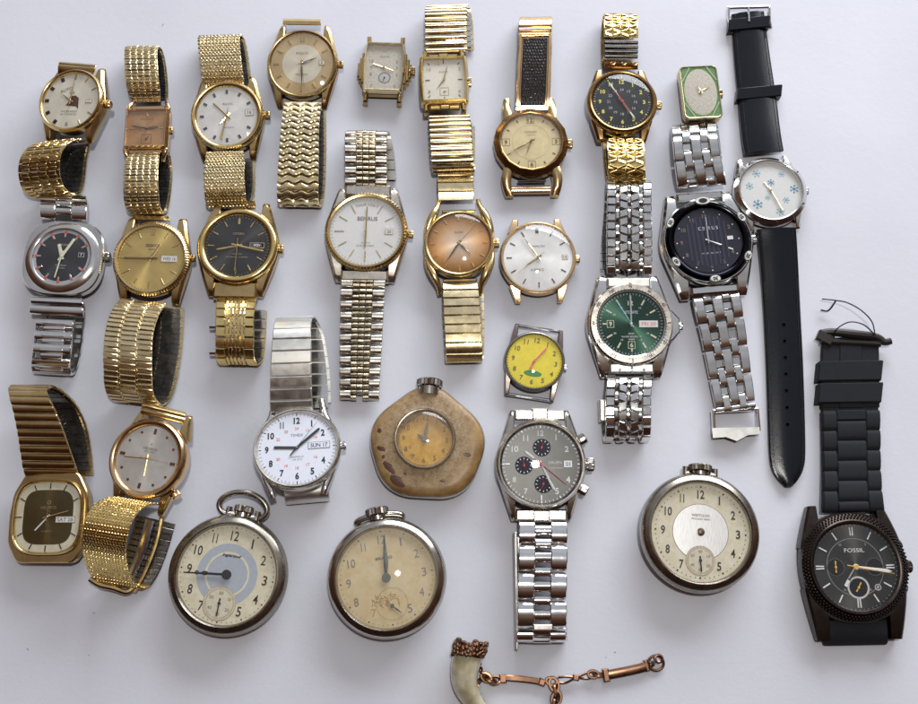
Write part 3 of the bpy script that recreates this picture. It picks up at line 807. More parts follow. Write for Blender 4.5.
w.numerals(13.5, 3.6, 'gold', hours=(12, 1, 2, 3, 4, 5, 7, 8, 9, 10, 11), bold=.01, rfun=lambda a: min(1/max(.05, abs(math.sin(R_(a)))), 1.55/max(.05, abs(math.cos(R_(a)))))*.95)
w.texts([('WALTHAM', 0, 12.5, 1.8, 0, 10)], 'grey_print')
disc(w, ('c', 6.2), 'grey_print', 'subdial_ring', .06, (1, -11), inner=1.2); disc(w, ('c', 4.2), 'silver_print', 'subdial_face', .05, (1, -11))
w.hand(200, 4, .6, 'black', w.zd+.2, 'needle', 1, 'small_second_hand', .7, (1, -11))
w.hand(-72, 12, 1.4, 'bright_gold', w.zd+.3, 'baton', 1, 'hour_hand'); w.hand(112, 10, 1.2, 'bright_gold', w.zd+.55, 'baton', 1)
w.crystal(('r', 16.7, 25.2, 2, .10), 7.9, 1.4, 'worn_crystal'); w.crown(90, 26, 5, 4.6, 3.6, 'old_gold')
# ============ 6 rectangular on expansion band
w = wrist('rectangular gold watch with pale square dial on a plain-barred gold expansion band', 444, 80, rot=-2, lift=4, zd=6.4)
w.body(('r', 23.5, 26.5, 2, .05), 'gold', 0, 5.8, bot=3)
w.bezel(('r', 23.5, 26.5, 2, .05), 3.6, 'gold', 5.6, 8.4, style='slope', n=48)
k = w.k
for sy in (-1, 1):
    mb = MB()
    for sx in (-1, 1): box(mb, (sx*18.5*k, sy*29*k, 4.0), 5*k, 11*k, 4.2, 0, .8)
    box(mb, (0, sy*28.5*k, 4.2), 30*k, 6*k, 1.5, 0, .5); box(mb, (0, sy*28.5*k, 4.7), 10*k, 6.6*k, 1.5, 0, .5)
    mb.build('lug_pair', 'gold', w.o)
w.dial(('r', 20.5, 23.5, 1, .05), 'cream_square_dial')
w.texts([('12', -6, 19, 4), ('2', 16, 12, 3.6), ('4', 15, -13, 3.6), ('8', -15, -13, 3.6), ('10', -15, 12, 3.6)], 'rose_gold', 'numerals', dz=.2)
w.marks([(90, 14, 18.5, 1), (270, 14, 18.5, 1), (0, 18, 22, 1), (180, 19, 22, 1), (40, 22, 25, .8), (140, 22, 25, .8), (220, 22, 25, .8), (320, 22, 25, .8)], 'brown_print')
w.texts([('BULOVA', 0, 9, 2, 0, 9)], 'grey_print')
disc(w, ('r', 4.6, 4.6, .5), 'pale_gold', 'subdial_ring', .06, (0, -13), inner=.7)
w.hand(70, 3.8, .5, 'gold', w.zd+.2, 'needle', 1, 'small_second_hand', .7, (0, -13))
w.hand(217, 13, 1.7, 'bright_gold', w.zd+.3, 'dauphine', 2, 'hour_hand'); w.hand(14, 17, 1.7, 'bright_gold', w.zd+.55, 'dauphine', 2)
w.crystal(('r', 20, 23, 1, .05), 8.1, 1.0); w.crown(92, 23.5, 4, 5, 4, 'gold')
w.band([(447, 53, 8, 42), (446, 45, 10, 42), (446, 30, 12, 42), (446, 17, 12, 42), (446, 9, 9, 42), (447, 7, 6, 41), (450, 10, 3, 40), (453, 25, 1.8, 40), (454, 50, 2, 40)], st_plate, ['pale_gold', 'steel'], pitch=6.2, gap=.16, prof='round', th=1.2)
w.band([(449, 116, 7, 40), (450, 124, 10, 42), (451, 140, 12, 42), (452, 156, 12, 42), (453, 167, 9, 42), (454, 171, 6, 42), (455, 168, 3, 40), (455, 150, 2, 40), (455, 125, 2, 40)], st_plate, ['pale_gold', 'steel'], pitch=6.6, gap=.16, prof='round', th=1.2)
# ============ 7 brass with leather insert
w = wrist('brass watch with faceted bezel and cream dial, upper band inset with dark brown leather', 531, 142, rot=-1, lift=1, zd=7)
w.body(('c', 37), 'bronze', 0, 6.2)
k = w.k
for sy, a in ((-1, 40), (1, 36)):
    for sx in (-1, 1):
        S = []; mb = MB()
        for i in range(9):
            t = i/8; x = sx*(22.5-(0 if sy < 0 else .5)+3*math.sin(math.pi*t)*(1 if sy < 0 else .3)); y = sy*(26+a*.82*t*.88); hw = (5.2 if sy < 0 else 4.8)*(1-.25*t); zt = 6.8-2.6*t*t
            S.append([(x-hw, y, .8), (x+hw, y, .8), (x+hw, y, zt-.8), (x+hw*.4, y, zt), (x-hw*.4, y, zt), (x-hw, y, zt-.8)])
        V = [(x*k, y*k, z) for s_ in S for x, y, z in s_]; m = 6
        mb.add(V, [(i*m+j, i*m+(j+1) % m, (i+1)*m+(j+1) % m, (i+1)*m+j) for i in range(8) for j in range(m)]+[tuple(48+j for j in range(6)), tuple(range(6))])
        mb.build('lug', 'old_gold', w.o)
w.bezel(('c', 37.5), 7.2, 'bronze', 5.8, 8.6, style='slope', n=16)
w.dial(('c', 31.5), 'cream_dial'); disc(w, ('c', 19), 'aged_dial', 'dial_ring', inner=.5)
w.marks([(a, 24.5, 27.5, 1.2) for a in range(0, 360, 30) if a % 90], 'brown_print')
w.texts([('12', 0, 24, 5), ('3', 25, 0, 4.6), ('6', 0, -24.5, 4.8), ('9', -25, 0, 4.6), ], 'bronze', 'numerals', .03)
for q, (x, y) in enumerate(((0, 24), (25, 0), (0, -24.5), (-25, 0))): disc(w, ('r', 3.9, 3.9, .3), 'brown_print', 'numeral_frame', .06, (x, y), inner=.5)
w.texts([('LEONARD', 0, 11, 2.3, 0, 12), ('17 JEWELS', 0, 7.5, 1.5, 0, 9)], 'brown_print')
w.ticks(28.8, 30, .35, 'brown_print')
w.hand(242, 24, 1.7, 'gold', w.zd+.6, 'dauphine', 4); w.hand(201, 16, 1.9, 'gold', w.zd+.3, 'dauphine', 3, 'hour_hand'); w.hand(238, 26, .45, 'bronze', w.zd+.9, 'needle', 5, 'second_hand')
w.crystal(('c', 30.4), 8.3, 1.5, 'yellowed_crystal'); w.crown(90, 37, 5, 5, 4, 'old_gold')
w.band([(532, 111, 5, 34), (533, 95, 7, 34), (534, 70, 8, 34), (535, 45, 8, 33), (535, 30, 7.5, 33), (536, 21, 5.5, 33), (536, 19, 3, 32), (536, 24, 1.5, 31), (536, 60, 1, 31)], st_plate, ['rose_gold', 'dark_steel'], pitch=90, gap=0, lin=False, th=.9)
def st_inset(mb, p, k, a=18, b=82):
    cell(mb, p, -.37, .37, a*k, b*k, .6, 1.15, .2, prof='flat')
    rows = int((b-a)/3.4)
    for i in range(rows):                             # pebbled grain
        for c in range(8):
            u = -.35+.7*(c+(.5 if i % 2 else 0))/8.5+random.uniform(-.01, .01); s = (a+(i+.1)*(b-a)/rows)*k+random.uniform(-.15, .15)
            cell(mb, p, u, u+.074+random.uniform(-.015, .006), s, s+3.0*k, .9, 1.27+random.uniform(-.03, .03), .3, prof='soft', m=4)
def st_rails(mb, p, k):
    for u in (-.5, .39): cell(mb, p, u, u+.11, 4*k, 84*k, .5, 1.9, .35)
    for s in (80, 86.5, 92): cell(mb, p, -.5, .5, s*k, (s+5)*k, .5, 1.9, .4, prof='round')
pts7 = [(532, 111, 5, 34), (533, 95, 7, 34), (534, 70, 8, 34), (535, 45, 8, 33), (535, 30, 7.5, 33), (536, 21, 5.5, 33), (536, 19, 3, 32)]
w.band(pts7, lambda mb, p, k: st_inset(mb, p, k, 5, 79), 'brown_leather', name='leather_inset'); w.band(pts7, st_rails, 'rose_gold', name='band_frame')
w.band([(531, 186, 4.5, 40), (531, 192, 4.5, 40), (531, 197, 2.5, 40)], st_plate, ['rose_gold', 'dark_steel'], pitch=9, th=1, lin=False, prof='round', name='end_piece')
w.bar(-14, 14, -39, 3.4, .7, 'dark_steel')
# ============ 8 black 24 hour dial
w = wrist('bronze watch with black dial and yellow numerals on a braided yellow gold band', 622, 102, rot=1, lift=3, zd=7)
w.body(('c', 34.5), 'bronze', 0, 6.4, flank=dict(R=34.5, G=18.5, Wx=24, Ly=40, drop=2, y0=18))
w.bezel(('c', 35.2), 6.0, 'bronze', 6, 8.6)
w.dial(('c', 30), 'dark_dial')
w.numerals(22, 4.4, 'lume_yellow', bold=.04); w.texts([(str(i+12), pol(30*i, 13.5)[0], pol(30*i, 13.5)[1], 2.8) for i in range(1, 13)], 'silver_print', 'inner_numerals')
w.ticks(26.8, 28.4, .35, 'silver_print'); w.marks([(30*i, 26.3, 28.2, 1.5) for i in range(12)], 'lume_yellow', dz=.12)
w.hand(-32, 26, 1.7, 'white_paint', w.zd+.6, 'sword', 5); w.hand(147, 23, 1.9, 'white_paint', w.zd+.4, 'sword', 5, 'hour_hand'); w.hand(-34, 15, .9, 'red', w.zd+.85, 'baton', 14, 'second_hand', 1.6)
w.crystal(('c', 29.2), 8.2, 2.0, 'worn_crystal'); w.crown(90, 35, 5.5, 4.5, 4, 'gold')
w.band([(621, 70, 6, 33), (621, 62, 8, 33)], st_wave, ['bronze', 'dark_steel'], pitch=9.5, lin=False, name='end_link')
w.band([(621, 59, 8.5, 33), (621, 50, 10, 34), (621, 39, 11, 34)], st_plate, ['dark_steel', 'dark_steel'], pitch=4.8, prof='round', lin=False, name='bare_links')
w.band([(621, 38, 11, 34), (621, 27, 11, 34), (621, 19, 9, 34), (621, 16, 6, 34), (619, 19, 3, 33), (617, 40, 2, 32), (617, 66, 2, 31)], st_braid, ['bright_gold', 'steel'], pitch=9.5)
w.band([(625, 139, 8, 36), (626, 150, 11, 37), (626.5, 165, 12, 37), (627, 176, 9.5, 37), (627, 181, 6, 37), (624, 178, 2.5, 36), (621, 160, 1.5, 35), (620, 140, 2, 34)], st_braid, ['bright_gold', 'steel'], pitch=9.5)
# ============ 9 green enamel
w = wrist('tiny rectangular watch head with green enamel corners around an oval silvery dial', 700.5, 92.5, rot=-3, lift=0, zd=6)
w.body(('r', 19.5, 29.5, 6), 'old_gold', 0, 6, bot=3)
w.bezel(('r', 19.5, 29.5, 6), 1.6, 'pale_gold', 5.8, 6.9, style='slope', n=48)
w.dial(('r', 18.2, 28, 5), 'green_enamel', z=6.4, name='enamel_plate')
for sx in (-1, 1):
    for sy in (-1, 1):
        mb = MB(); V = [(sx*x*w.k, sy*y*w.k, 6.47) for x, y in ((16.8, 12), (17.6, 12), (9, 27.2), (8.2, 27.2))]
        mb.add(V, [(0, 1, 2, 3) if sx*sy > 0 else (3, 2, 1, 0)]); w._sub(mb, 'corner_line', 'ivory_enamel')
w.zd = 6.55; disc(w, ('e', 16.2, 25.5), 'ivory_enamel', 'oval_border', .02, inner=1.3); disc(w, ('e', 14.9, 24.2), 'grey_dial_worn', 'oval_dial', .04)
w.hand(62, 11, 2.0, 'bright_gold', w.zd+.2, 'dauphine', 2); w.hand(-28, 8, 2.4, 'bright_gold', w.zd+.4, 'dauphine', 2, 'hour_hand')
w.crystal(('e', 15, 24.3), 6.8, .9, 'worn_crystal'); w.crown(90, 19.5, 3.5, 5, 3, 'old_gold')
# ============ 10 white picture dial on black leather
w = wrist('steel watch with white snowflake dial on a long black leather strap with silver buckle', 770.5, 191, rot=-5, lift=0, zd=6.6)
w.body(('c', 36), 'steel', 0, 6.2, flank=dict(R=36, G=21, Wx=25, Ly=41, drop=2.4, y0=20))
w.bezel(('c', 36.5), 5.8, 'steel', 5.8, 8.2, style='slope')
mb = MB()
for i in range(12):
    if i % 3 == 0 and i in (3,): continue
    x, y = pol(30*i, 33); box(mb, (x*w.k, y*w.k, 7.62), 1.3*w.k, 4.2*w.k, .5, 30*i)
mb.build('bezel_notches', 'black', w.o)
w.dial(('c', 31.2), 'white_dial')
def flake(s, x, y, r, mat, rot=0, name='printed_snowflake'):
    mb = MB(); k = s.k
    for i in range(6):
        a = 60*i+rot; dx, dy = pol(a, r*.5); box(mb, ((x+dx)*k, (y+dy)*k, s.zd+.1), r*.16*k, r*k, .04, a)
        for b in (-45, 45):
            ex, ey = pol(a, r*.62); fx, fy = pol(a+b, r*.17); box(mb, ((x+ex+fx)*k, (y+ey+fy)*k, s.zd+.1), r*.12*k, r*.36*k, .036, a+b)
    return s._sub(mb, name, mat)
for x, y, r, m_ in ((-11, 20, 4.2, 'sky_print'), (24, 0, 4.6, 'blue_print'), (-20, 7, 4, 'sky_print'), (-15, -13, 5, 'blue_print'), (6, -23, 4.4, 'sky_print'), (2, 9, 3.6, 'blue_print'), (14, 17, 3.2, 'sky_print'), (14, -11, 3.4, 'sky_print'), (-4, -7, 2.8, 'sky_print')): flake(w, x, y, r, m_, rot=x*3)
w.hand(160, 25, 1.5, 'pale_gold', w.zd+.6, 'baton', 4); w.hand(-28, 11, 1.3, 'pale_gold', w.zd+.3, 'baton', 2, 'hour_hand')
w.crystal(('c', 30.7), 7.9, .7); w.crown(92, 36, 3.5, 3.8, 4, 'steel')
w.band([(764, 153, 4.2, 39), (761, 135, 3.6, 39), (757, 100, 2.2, 38), (752, 60, 1.6, 36), (749, 30, 1.6, 34), (747.5, 14, 1.6, 33)], st_strap, ['black_leather', 'stitch'], name='buckle_strap', ang=-6)
w.band([(776, 229, 4.2, 39), (778, 250, 3.2, 38), (781, 300, 1.6, 37), (784, 360, 1.2, 37), (786, 420, 1.1, 37), (787, 455, 1.1, 36), (787.5, 470, 1.1, 31), (788, 480, 1.1, 20), (788, 487, 1.0, 7)], st_strap, ['black_leather', 'stitch', 'hole_dark'], name='hole_strap', ang=-3, holes=[99+16.4*i for i in range(7)])
def keeper(w, px, py, wd, ht, mat, z=2.6, ang=-6, name='keeper', th=1.0):
    return w.band([(px-ht*.05, py+ht/2, z, wd), (px, py, z, wd), (px+ht*.05, py-ht/2, z, wd)], lambda mb, p, k: (cell(mb, p, -.5, .5, 0, p.len, -z, th, .5)), mat, name=name, ang=ang)
keeper(w, 759, 93, 46, 12, 'black_leather', 3.6); keeper(w, 749, 24, 42, 12, 'black_leather', 3.4)
mb = MB(); q = lambda px, py, z: tuple(w.L(px, py, z))
tube(mb, spline([q(733, 33, 2), q(729, 20, 3), q(728.5, 9, 3.6), q(730, 8, 3.6), q(750, 7.5, 3.8), q(767, 7, 3.6), q(769, 8, 3.6), q(769.5, 20, 3), q(771, 29, 2)], .5), .75, 8); mb.build('buckle', 'bright_steel', w.o)
mb = MB(); tube(mb, [q(749, 22, 4.6), q(748.5, 7, 4.6)], .55, 8); mb.build('buckle_tongue', 'bright_steel', w.o)
# ============ 11 cushion steel
w = wrist('steel cushion-shaped watch with dark dial and orange-tipped hour markers, narrow steel bracelet', 62, 257, rot=3, lift=2.5, zd=7.4)
w.body(('s', 40, 39.5, 3.0), 'steel', 0, 6.8, bot=5)
w.bezel(('c', 37), 8.2, 'steel', 6.2, 8.6, style='slope')
w.dial(('c', 30.5), 'charcoal_dial'); disc(w, ('c', 29), 'silver_print', 'chapter_ring', inner=3.2)
w.marks([(30*i, 21, 26.5, 2) for i in range(12) if i != 3], 'steel'); w.marks([(30*i, 24.5, 27.2, 2.6) for i in range(12) if i != 3], 'orange_red', 'orange_tips', dz=.3)
w.texts([('NELSON', 0, 13, 2, 0, 9), ('WATERPROOF', 0, -9, 1.6, 0, 11), ('17 JEWELS', 0, -12, 1.6, 0, 9)], 'silver_print')
w.window(19, 3, 6, 5, 'silver_print', 'dark_dial', '7', 'white_paint')
w.hand(28, 22, 2.8, 'lume_pale', w.zd+.6, 'baton', 5); w.hand(-20, 14, 3.4, 'lume_pale', w.zd+.3, 'baton', 3, 'hour_hand'); w.hand(188, 23, 1.4, 'lume_pale', w.zd+.9, 'baton', 6, 'second_hand')
w.crystal(('c', 29.2), 8.2, .9); w.crown(84, 40, 5.5, 5.5, 4, 'nickel')
w.band([(64, 221, 8, 46), (64, 213, 9, 47), (64, 202, 8.5, 47), (64, 197, 4, 46), (66, 205, 2, 44)], st_oyster, ['steel', 'dark_steel'], pitch=19, th=1.4)
w.band([(58, 298, 6, 50), (57.5, 304, 8, 53), (57, 318, 8, 54)], st_plate, ['steel', 'dark_steel'], pitch=11, th=1.6, prof='round', lin=False, name='end_link')
w.band([(56, 318, 7, 38), (54, 332, 9.5, 38), (52.5, 348, 11.5, 38), (51, 360, 11, 38), (51, 368, 7.5, 39), (53, 372, 4, 39), (58, 368, 1.8, 38), (63, 345, 1.5, 38), (66, 318, 2, 38)], st_steel, ['steel', 'dark_steel'], pitch=15)
# ============ 12 champagne dial
w = wrist('gold watch with champagne sunburst dial and white day-date window, wide looped gold band', 151, 258.5, rot=2, lift=4, zd=7, tilt=(4, -2))
w.body(('c', 38), 'old_gold', 0, 6.6, flank=dict(R=38.5, G=22.5, Wx=29.5, Ly=45, drop=2.4))
w.bezel(('c', 39), 5.8, 'gold', 6.2, 8.4, style='flute', n=180)
w.dial(('c', 34.5), 'champagne_dial')
w.marks(h12(24, 31, 1.3, (3, 0))+[(-2.4, 24, 31, 1.3), (2.4, 24, 31, 1.3)], 'gold'); w.ticks(31.5, 33, .35, 'brown_print')
w.texts([('SEIKO', 0, 13.5, 3, 0, 13), ('QUARTZ', 0, 9.5, 1.4, 0, 7)], 'brown_print', bold=.03)
w.window(18.5, 0, 17, 7, 'gold', 'white_paint', 'WED 16', 'grey_print', twidth=13, th=3.4)
w.hand(270, 27, 2.2, 'old_gold', w.zd+.6, 'baton', 6); w.hand(30, 17, 2.6, 'old_gold', w.zd+.3, 'baton', 4, 'hour_hand'); w.hand(268, 24, .6, 'bronze', w.zd+.9, 'needle', 8, 'second_hand')
w.crystal(('c', 33), 8, .4); w.crown(86, 38.5, 4, 4, 4, 'old_gold')
w.band([(144, 302, 9, 46), (136, 312, 14, 47), (130, 330, 18.5, 48), (128, 350, 20, 49), (128, 372, 18, 49), (129, 388, 13, 49), (133, 398, 7, 49), (140, 402, 3.5, 48), (150, 392, 2, 47), (157, 365, 1.8, 46), (161, 335, 2, 45), (162, 306, 3, 44)], st_hex, ['pale_gold', 'dark_steel'], ang=6, pitch=10.5)
w.band([(151, 221, 5.5, 38), (151, 218, 6, 38), (151, 218, 4, 38)], st_plate, ['gold', 'dark_steel'], pitch=9, lin=False, name='upper_end_link')
# ============ 13 blue grey dial
w = wrist('gold watch with smooth bezel and dark blue-grey dial on slotted gold link band', 237.5, 246, rot=1, lift=3, zd=7)
w.body(('c', 40), 'old_gold', 0, 6.6, flank=dict(R=41, G=21, Wx=27, Ly=50, drop=2.6, pw=1.1))
w.bezel(('c', 40.3), 8, 'bright_gold', 6.2, 8.6)
w.dial(('c', 33.2), 'dark_blue_dial')
w.marks(h12(23, 29.5, 1.2, (3,), 2.4), 'bright_gold'); w.ticks(30, 31.6, .3, 'pale_gold')
w.texts([('CITIZEN', 0, 13, 2.2, 0, 11), ('AUTOMATIC 21 JEWELS', 0, -12, 1.5, 0, 22), ('WATER 50', 0, -8.5, 1.3, 0, 9)], 'pale_gold')
w.window(19.5, 1, 15, 6, 'bright_gold', 'dark_steel', 'MON', 'white_paint', twidth=6, th=2.8); w.window(23.5, 1, 6, 5, 'pale_gold', 'white_paint', '5', 'grey_print')
w.hand(258, 21, 1.9, 'bright_gold', w.zd+.3, 'baton', 5, 'hour_hand'); w.hand(102, 27, 1.9, 'bright_gold', w.zd+.6, 'baton', 6); w.hand(181, 28, .9, 'bright_gold', w.zd+.9, 'baton', 8, 'second_hand')
w.crystal(('c', 32.3), 8.1, .9); w.crown(90, 40, 5, 5, 4, 'gold')
w.band([(237, 297, 6, 40), (236, 305, 9, 39), (235, 318, 12, 38), (235, 335, 13, 38), (235, 350, 11, 38), (236, 359, 7, 38), (239, 363, 4, 38), (244, 357, 2, 38), (247, 335, 1.5, 38), (248, 305, 2, 38)], st_slots, ['bright_gold', 'steel'], pitch=10)
mb = MB(); q = lambda px, py, z: tuple(w.L(px, py, z)); 
for py in (327, 353): tube(mb, [q(210, py, 5), q(216, py, 5)], 1.4, 8)
mb.build('clasp_end', 'steel', w.o)
mb = MB(); box(mb, (0, -45*w.k, 3.9), 43*w.k, 17*w.k, 3.6, 0, .8); mb.build('lower_hood', 'old_gold', w.o)
w.band([(235, 206, 6, 42), (234, 202, 4, 42), (234, 208, 2, 42)], st_plate, ['old_gold', 'steel'], pitch=9, lin=False, name='upper_end_link')
# ============ 14 white day-date, jubilee
w = wrist('two-tone watch with white dial, fluted bezel and magnified date on a beaded bracelet', 366, 231.5, rot=1, lift=2, zd=7.6, tilt=(2, 0))
w.body(('c', 41), 'warm_steel', 0, 7, flank=dict(R=42, G=23, Wx=29.5, Ly=50, drop=2.6))
w.bezel(('c', 41.5), 5.2, 'old_gold', 6.6, 9.2, style='flute', n=160)
w.dial(('c', 37), 'white_dial')
w.marks([(30*i, 22, 31.5, 1.1) for i in (1, 2, 4, 5, 7, 8, 9, 10, 11)]+[(0, 19, 23, 1), (180, 21, 31.5, 1.4)], 'pale_gold'); w.ticks(33.3, 35, .3, 'grey_print')
w.texts([('BENRUS', 1, 13.5, 4.2, 0, 20)], 'grey_print', bold=.02); w.texts([('QUARTZ', 0, -12, 1.6, 0, 9), ('SWISS MOVEMENT', 0, -15, 1.6, 0, 18)], 'grey_print', 'fine_print')
for sy in (-1, 1): mb = MB(); box(mb, (0, sy*45*w.k, 4.6), 47*w.k, 12*w.k, 4.0, 0, .9); mb.build('end_hood', 'warm_steel', w.o)
it = []
for i, ch in enumerate('THURSDAY'): a = -21+6*i; x, y = pol(a, 28.5); it.append((ch, x, y, 2.6, a))
w.texts(it, 'brown_print', 'day_name', dz=.14); 
w.window(23, 0, 8, 6, 'pale_gold', 'white_paint', '20', 'grey_print')
w.hand(1, 26, 1.3, 'bright_gold', w.zd+.6, 'baton', 4); w.hand(181, 17, 1.7, 'bright_gold', w.zd+.3, 'baton', 3, 'hour_hand'); w.hand(181, 29, .5, 'gold', w.zd+.9, 'needle', 7, 'second_hand')
w.crystal(('c', 36), 8.9, .3); 
mb = MB(); rings(mb, w.k, ('r', 7, 5.6, 2.5), [(0, 9.0), (.5, 9.7), (2, 10.1)], capb=True, off=(23, 0), n=32); mb.build('date_magnifier', 'crystal', w.o, smooth=60)
w.crown(90, 42, 5, 4.4, 4.4, 'gold')
w.band([(366, 188, 8, 42), (366, 178, 9.5, 42), (366, 160, 10.5, 42), (366, 146, 10.5, 42), (366, 137, 8.5, 42), (367, 133, 5.5, 42), (370, 136, 3, 41), (374, 155, 1.8, 41), (376, 180, 2, 41)], st_jubilee, ['warm_steel', 'light_bronze'], pitch=11.5)
w.band([(364, 279, 6, 44), (363, 290, 7, 44), (362, 315, 5.5, 43), (361, 345, 4.5, 42), (360, 380, 4, 40), (359.5, 404, 3.4, 39)], st_jubilee, ['warm_steel', 'light_bronze'], pitch=11.2)
# ============ 15 copper dial
w = wrist('gold watch with copper-coloured dial and long curved lugs on a narrow gold expansion band', 459, 243.5, rot=-1, lift=2, zd=7, tilt=(0, -2))
w.body(('c', 35), 'old_gold', 0, 6.4)
k = w.k
for sx in (-1, 1):
    for sy in (-1, 1):
        mb = MB(); tube(mb, spline([(sx*33*k, sy*4*k, 4.5), (sx*31.5*k, sy*18*k, 5.2), (sx*26*k, sy*32*k, 5.8), (sx*21.5*k, sy*42*k, 4.6), (sx*20*k, sy*50*k, 2.6)], .5), 1.5, 12, rf=lambda t: .75+.55*math.sin(math.pi*min(1, t*1.05))**2); mb.build('lug', 'gold', w.o)
w.bezel(('c', 35.3), 4.6, 'gold', 6, 8.2)
w.dial(('c', 31.5), 'smoked_glow_dial')
w.marks(h12(24, 29, 1.3, (), 2.2), 'gold'); w.texts([('ELGIN', 0, 12, 2.2, 0, 8)], 'brown_print')
w.hand(136, 17, 3, 'dark_steel', w.zd+.3, 'dauphine', 2, 'hour_hand'); w.hand(214, 24, 2.6, 'dark_steel', w.zd+.6, 'dauphine', 3); w.hand(42, 26, .5, 'pale_gold', w.zd+.9, 'needle', 6, 'second_hand')
w.crystal(('c', 30.8), 7.8, 2.6, 'yellowed_crystal'); w.crown(88, 35, 5, 5, 4, 'gold')
w.band([(456, 201, 5, 36), (456, 194, 6, 36), (455.5, 185, 6.5, 36), (455.5, 176, 4.5, 36), (455, 172, 3, 35)], st_plate, ['pale_gold', 'steel'], pitch=9.2, gap=.08, th=1.1)
w.band([(460, 284, 6, 35), (461, 294, 8, 36), (462, 312, 9.5, 37), (463, 330, 9.5, 37), (464, 347, 9, 37), (464, 356, 6.5, 37), (464, 360, 4, 37), (466, 352, 2, 36), (467, 320, 1.5, 35), (466, 290, 2, 35)], st_plate, ['pale_gold', 'steel'], pitch=9.2, gap=.08, th=1.1)
for sy in (-1, 1): mb = MB(); box(mb, (0, sy*37*k, 4.2), 34*k, 3*k, 1.4, 0, .4); mb.build('band_end', 'gold', w.o)
# ============ 16 silver dial head only
w = wrist('bandless round rose gold watch head with domed silvery dial and stubby bare lugs', 538, 257.5, rot=-1, lift=0, zd=6.6)
w.body(('c', 38), 'rose_gold', 0, 6, flank=dict(R=37, G=18.5, Wx=23.5, Ly=45, drop=2.2, y0=28, ch=1.2))
w.bezel(('c', 38.4), 3.6, 'rose_gold', 5.4, 7.8)
w.dial(('c', 35), 'pale_silver_dial')
w.marks(h12(26, 31.5, 1.2, (3,), 3), 'dark_steel'); w.texts([('HAMILTON', 1, 12, 2.1, 0, 12)], 'brown_print'); w.texts([('AUTOMATIC', -1, -13, 2.6, 0, 14)], 'brown_print', 'script_line', shear=.3)
w.window(27, 0, 6, 5.4, 'pale_gold', 'white_paint', '14', 'grey_print')
w.hand(-33, 26, 2.1, 'bright_gold', w.zd+.6, 'dauphine', 4); w.hand(236, 17, 2.1, 'bright_gold', w.zd+.3, 'dauphine', 4, 'hour_hand'); w.hand(231, 27, .5, 'bright_gold', w.zd+.9, 'needle', 8, 'second_hand')
w.crystal(('c', 34.6), 7.4, 3.2, 'crystal'); w.crown(90, 38, 4.5, 4.2, 3.6, 'rose_gold')
# ============ 17 yellow dial
w = wrist('little bandless watch head with bright yellow dial, black numerals and two spring bars', 534.5, 361, rot=9, lift=0, zd=6)
w.body(('c', 30), 'brown_steel', 0, 5.6, flank=dict(R=29, G=20.5, Wx=24.5, Ly=38, drop=1.6, y0=14, ch=1))
w.bezel(('c', 30.4), 2.8, 'dark_steel', 5.2, 7.2)
w.dial(('c', 28), 'yellow_dial')
w.numerals(21.5, 5.0, 'brown_print', bold=.02); w.ticks(26, 27.2, .4, 'brown_print')
w.hand(35, 19, 2.2, 'pink', w.zd+.6, 'sword', 3); w.hand(200, 10, 2.6, 'pink', w.zd+.3, 'sword', 2, 'hour_hand')
mb = MB(); rings(mb, w.k, ('e', 9, 3.2), [(0, w.zd+.06)]+[(0, w.zd+.07, .5)], capb=True, off=(0, -13)); w._sub(mb, 'green_patch', 'green_print')
w.crystal(('c', 27.8), 6.9, 1.8); w.crown(92, 30, 3.5, 3.6, 3.2, 'bright_steel')
w.bar(-22, 22, 36, 3, .75, 'bright_steel'); w.bar(-22, 22, -36, 3, .75, 'bright_steel')
# ============ 18 green diver
w = wrist('steel sports watch with dark green dial and degree-marked bezel on a sculpted steel bracelet', 631, 324, rot=0, lift=2.5, zd=8, tilt=(4, 0))
def guard(mb):
    k = w.k
    V = []
    for z, c in ((1, 0), (5.2, 0), (5.8, 1)):
        V += [(x*k, y*k, z) for x, y in ((34, 20-c), (43-c, 15-c), (50-c, 7-c), (50-c, -7+c), (43-c, -15+c), (34, -20+c))]
    m = 6; mb.add(V, [(j*m+i, j*m+(i+1) % m, (j+1)*m+(i+1) % m, (j+1)*m+i) for j in range(2) for i in range(m)]+[(12, 13, 14, 15, 16, 17), (5, 4, 3, 2, 1, 0)])
w.body(('c', 42.5), 'steel', 0, 6.8, flank=dict(R=43.5, G=22, Wx=30, Ly=53, drop=3), extra=guard)
w.bezel(('c', 41.3), 7.2, 'steel', 6.6, 9.6, style='slope', zi=8.0)
def bz(s, items, mat, z, h, name, bold=.03):
    mb = MB()
    for t, a, r in items: x, y = pol(a, r); text(mb, s.k, t, x, y, h, z, rot=a, bold=bold)
    return mb.build(name, mat, s.o)
w.bezel(('c', 34.2), 1.4, 'bright_steel', 9.0, 9.3, style='flat', name='inner_ring')
mb = MB(); rings(mb, w.k, ('c', 40.2), [(0, 9.3), (0, 9.62), (5.2, 9.64), (5.2, 9.3)]); mb.build('bezel_insert', 'warm_steel', w.o)
bz(w, [('N', 0, 37.8), ('30', 30, 37.8), ('60', 60, 37.8), ('E', 90, 37.8), ('120', 120, 37.8), ('150', 150, 37.8), ('S', 180, 37.8), ('210', 210, 37.8), ('240', 240, 37.8), ('W', 270, 37.8), ('300', 300, 37.8), ('330', 330, 37.8)], 'black', 9.68, 3.1, 'bezel_numerals')
mb = MB()
for i in range(72):
    x, y = pol(5*i, 35.3); box(mb, (x*w.k, y*w.k, 9.68), .5*w.k, (1.6 if i % 2 else 2.2)*w.k, .04, 5*i)
mb.build('bezel_scale', 'black', w.o)
w.dial(('c', 33.6), 'green_dial')
